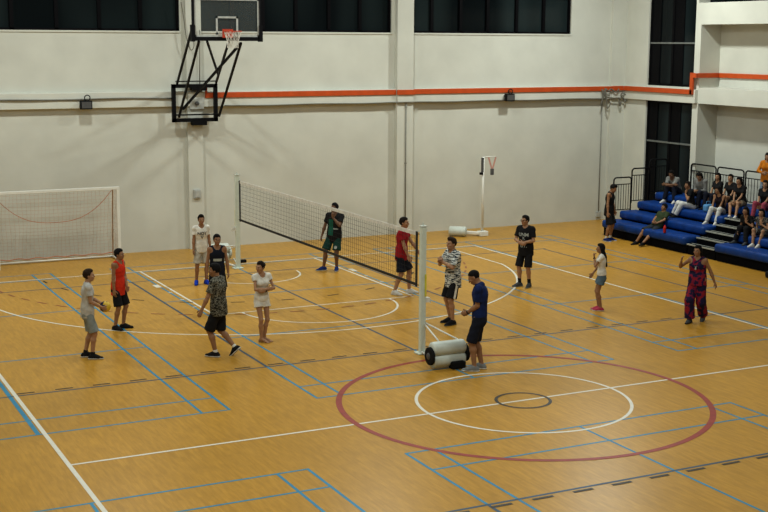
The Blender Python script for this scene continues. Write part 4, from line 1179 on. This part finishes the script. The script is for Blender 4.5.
sit('person in black t-shirt and white trousers resting chin on hand', 13.82, 12.30, .98, .72, H=1.66, face_w=-72, tone=TAN, hc='dark', hair='short',
    pose=dict(lean=10, lean2=16, fL=(-.08, .58, 0), fR=(.26, .52, 0), hL=(-.06, .25, .78), eL=(-.8, .2, -1), dL=(.1, .0, 1), pL=(0,-1,0), hR=(.30, .0, .30), hyaw=-14, hpitch=4),
    outfit=[SH(c_black, sleeve=.6, hem=-.02), PA(c_whpants, flare=.03), ('shoes', s_black, s_black)])
sit('person in grey sweater looking down at a phone, top row', 14.40, 12.52, 1.23, .98, H=1.74, face_w=-108, tone=FAIR, tk='fair', hc='black', hair='bob',
    pose=dict(lean=12, lean2=20, fL=(-.14, .50, 0), fR=(.14, .48, 0), hL=(-.07, .36, .52), hR=(.06, .36, .52), dL=(.3, .9, .2), dR=(-.3, .9, .2), hpitch=36, hyaw=-10),
    outfit=[SH(c_grey, sleeve=1.9, hem=-.02, ease=.026), PA(c_dkpants), ('shoes', s_dgrey, s_black)])
sit('woman with dark hair in black top sitting behind the woman in white trousers', 14.40, 11.80, 1.23, .98, H=1.68, face_w=-90, tone=FAIR, tk='fair', hc='black', hair='bob', female=True,
    pose=dict(lean=4, lean2=6, fL=(-.1, .48, 0), fR=(.12, .48, 0), hL=(-.12, .30, .38), hR=(.12, .30, .38), hyaw=-16),
    outfit=[SH(c_black, sleeve=.6, hem=-.03), PA(c_dkpants), ('shoes', s_black, s_black)])
sit('woman with long dark hair in dark sleeveless top and white trousers', 13.80, 11.02, .98, .72, H=1.66, face_w=-114, tone=TAN, hc='black', hair='long', female=True,
    pose=dict(lean=10, lean2=14, fL=(-.10, .52, .0), fR=(.22, .50, .0), hL=(-.04, .34, .36), hR=(.14, .36, .38), hyaw=40, hpitch=10),
    outfit=[SH(c_maroon, sleeve=0, hem=-.03), PA(c_whpants, flare=.02), ('shoes', s_white, s_white)])
sit('woman in black t-shirt and dark skirt looking left, top row', 14.40, 11.25, 1.23, .98, H=1.72, face_w=-96, tone=FAIR, tk='fair', hc='black', hair='pony', female=True,
    pose=dict(lean=4, lean2=8, fL=(-.12, .48, 0), fR=(.10, .50, 0), hL=(-.12, .32, .40), hR=(.10, .34, .40), hyaw=-14),
    outfit=[SH(c_black, sleeve=.6, hem=-.03), SO(c_black, len=.75, flare=.03), ('shoes', s_black, s_black)])
sit('woman in black t-shirt and khaki shorts with white shoes by the aisle', 14.30, 10.72, 1.23, .90, H=1.70, face_w=-106, tone=FAIR, tk='fair', hc='black', hair='long', female=True,
    pose=dict(lean=10, lean2=16, fL=(-.18, .58, .0), fR=(.0, .62, .0), hL=(-.06, .40, .50), hR=(.02, .42, .50), hyaw=8, hpitch=6),
    outfit=[SH(c_black, sleeve=.65, hem=-.03, ease=.026), SO(c_khaki, len=.7, flare=.025), ('shoes', s_white, s_white)])
sit('woman in dark top and rose pink trousers by the aisle, top row', 14.22, 9.66, 1.23, .98, H=1.70, face_w=-110, tone=FAIR, tk='fair', hc='dark', hair='bob', female=True,
    pose=dict(lean=4, lean2=8, fL=(-.1, .50, 0), fR=(.16, .48, 0), hL=(-.04, .32, .42), hR=(.08, .34, .42), hyaw=-10),
    outfit=[SH(c_black, sleeve=.65, hem=-.03), PA(c_pink, flare=.015), ('shoes', s_grey, s_white)])
person('woman in orange sweatshirt and pale jeans standing at the top of the bleachers', 1.60,
    dict(fL=(-.10, .0, 0), fR=(.12, .06, 0), hL=(-.06, .26, 1.12), hR=(.06, .26, 1.10), eL=(-1, -.4, -.4), eR=(1, -.4, -.4), hyaw=-6, hpitch=10),
    [SH(c_orange, sleeve=1.85, hem=-.10, ease=.03), PA(c_jean), ('shoes', s_white, s_white)], loc=V(14.58, 10.04, 1.23), face=196, tone=FAIR, tk='fair', hair='bob', hc='dark', female=True, hb=.008, hcl=.012)
sit('woman in black dress sitting low right of the aisle with hand at her mouth', 13.12, 8.98, .72, .47, H=1.66, face_w=-100, tone=TAN, hc='black', hair='bob', female=True,
    pose=dict(lean=22, lean2=36, fL=(-.20, .50, 0), fR=(.22, .46, 0), hL=(-.06, .36, .66), eL=(-.6, .3, -1), dL=(.1, 0, 1), pL=(0,-1,0), hR=(.14, .42, .36), hyaw=-6, hpitch=2),
    outfit=[SH(c_black, sleeve=.6, hem=-.04), PA(c_black, flare=.03), ('shoes', s_dgrey, s_black)])
sit('woman in grey speckled dress at the right photo edge, hand at her face', 13.14, 8.45, .72, .47, H=1.66, face_w=-104, tone=FAIR, tk='fair', hc='black', hair='bob', female=True,
    pose=dict(lean=20, lean2=32, fL=(-.10, .50, 0), fR=(.10, .50, 0), hL=(-.05, .36, .68), eL=(-.6, .3, -1), dL=(.1, 0, 1), pL=(0,-1,0), hR=(.14, .32, .38), hyaw=-10),
    outfit=[SH(c_leop, sleeve=.4, hem=-.04), SO(c_leop, len=.9, flare=.03), ('shoes', s_white, s_white)])
# small belongings
t = thing('handbag', 'light blue bag beside the woman in white trousers', 'bag', (13.72, 11.46, .995))
o = MB().box((-.14, -.10, 0), (.14, .10, .22)).build('bag_body', cloth((.10, .26, .46), 'light_blue_bag'), t, bevel=.06, segs=4)
MB().tube([(-.08, 0, .2), (-.06, 0, .3), (.06, 0, .3), (.08, 0, .2)], .012, 8).build('handle', cloth((.10, .26, .46), 'light_blue_bag'), t, smooth=True)
b = at(771, 278, Z=0)
t = thing('sports_bag', 'small black bag on the floor at the right photo edge', 'bag', (b[0]+.05, b[1], 0))
MB().box((-.18, -.12, 0), (.18, .12, .18)).build('bag_body', c_black, t, bevel=.07, segs=4)
MB().tube([(-.1, 0, .17), (-.08, 0, .25), (.08, 0, .25), (.1, 0, .17)], .012, 8).build('handle', c_dkshort, t, smooth=True)

# ------------------------------------------------------------------ light
def area(x, y, z, sx, sy, power, col, tgt=None):
    l = bpy.data.lights.new('hall_lamp', 'AREA'); l.shape = 'RECTANGLE'; l.size = sx; l.size_y = sy; l.energy = power; l.color = col
    o = bpy.data.objects.new('hall_lamp', l); COL.objects.link(o); o.location = (x, y, z)
    if tgt is not None: o.rotation_euler = (Vector(tgt)-Vector((x, y, z))).to_track_quat('-Z', 'Y').to_euler()
GRID = {12.4: (290, 275, 320, 470), 5.5: (120, 128, 125, 72), -3: (240, 265, 205, 45), -11: (105, 115, 75, 10)}
for y, row in GRID.items():
    for x, pw in zip((-11, -3.7, 3.6, 11), row):
        area(x, y, 9.7, .6, .6, pw*1.12, (.94, 1.0, .96))
w = bpy.data.worlds.new('hall_ambient'); SC.world = w; w.use_nodes = True
nt = w.node_tree; bg = nt.nodes['Background']
bg.inputs['Color'].default_value = (1.0, .88, .70, 1); bg.inputs['Strength'].default_value = .095

SC.view_settings.view_transform = 'Standard'
SC.view_settings.look = 'None'
SC.view_settings.exposure = 0.12
SC.view_settings.gamma = .90
SC.cycles.use_denoising = True
SC.cycles.max_bounces = 6
SC.cycles.diffuse_bounces = 3
SC.cycles.glossy_bounces = 3
SC.cycles.transparent_max_bounces = 16
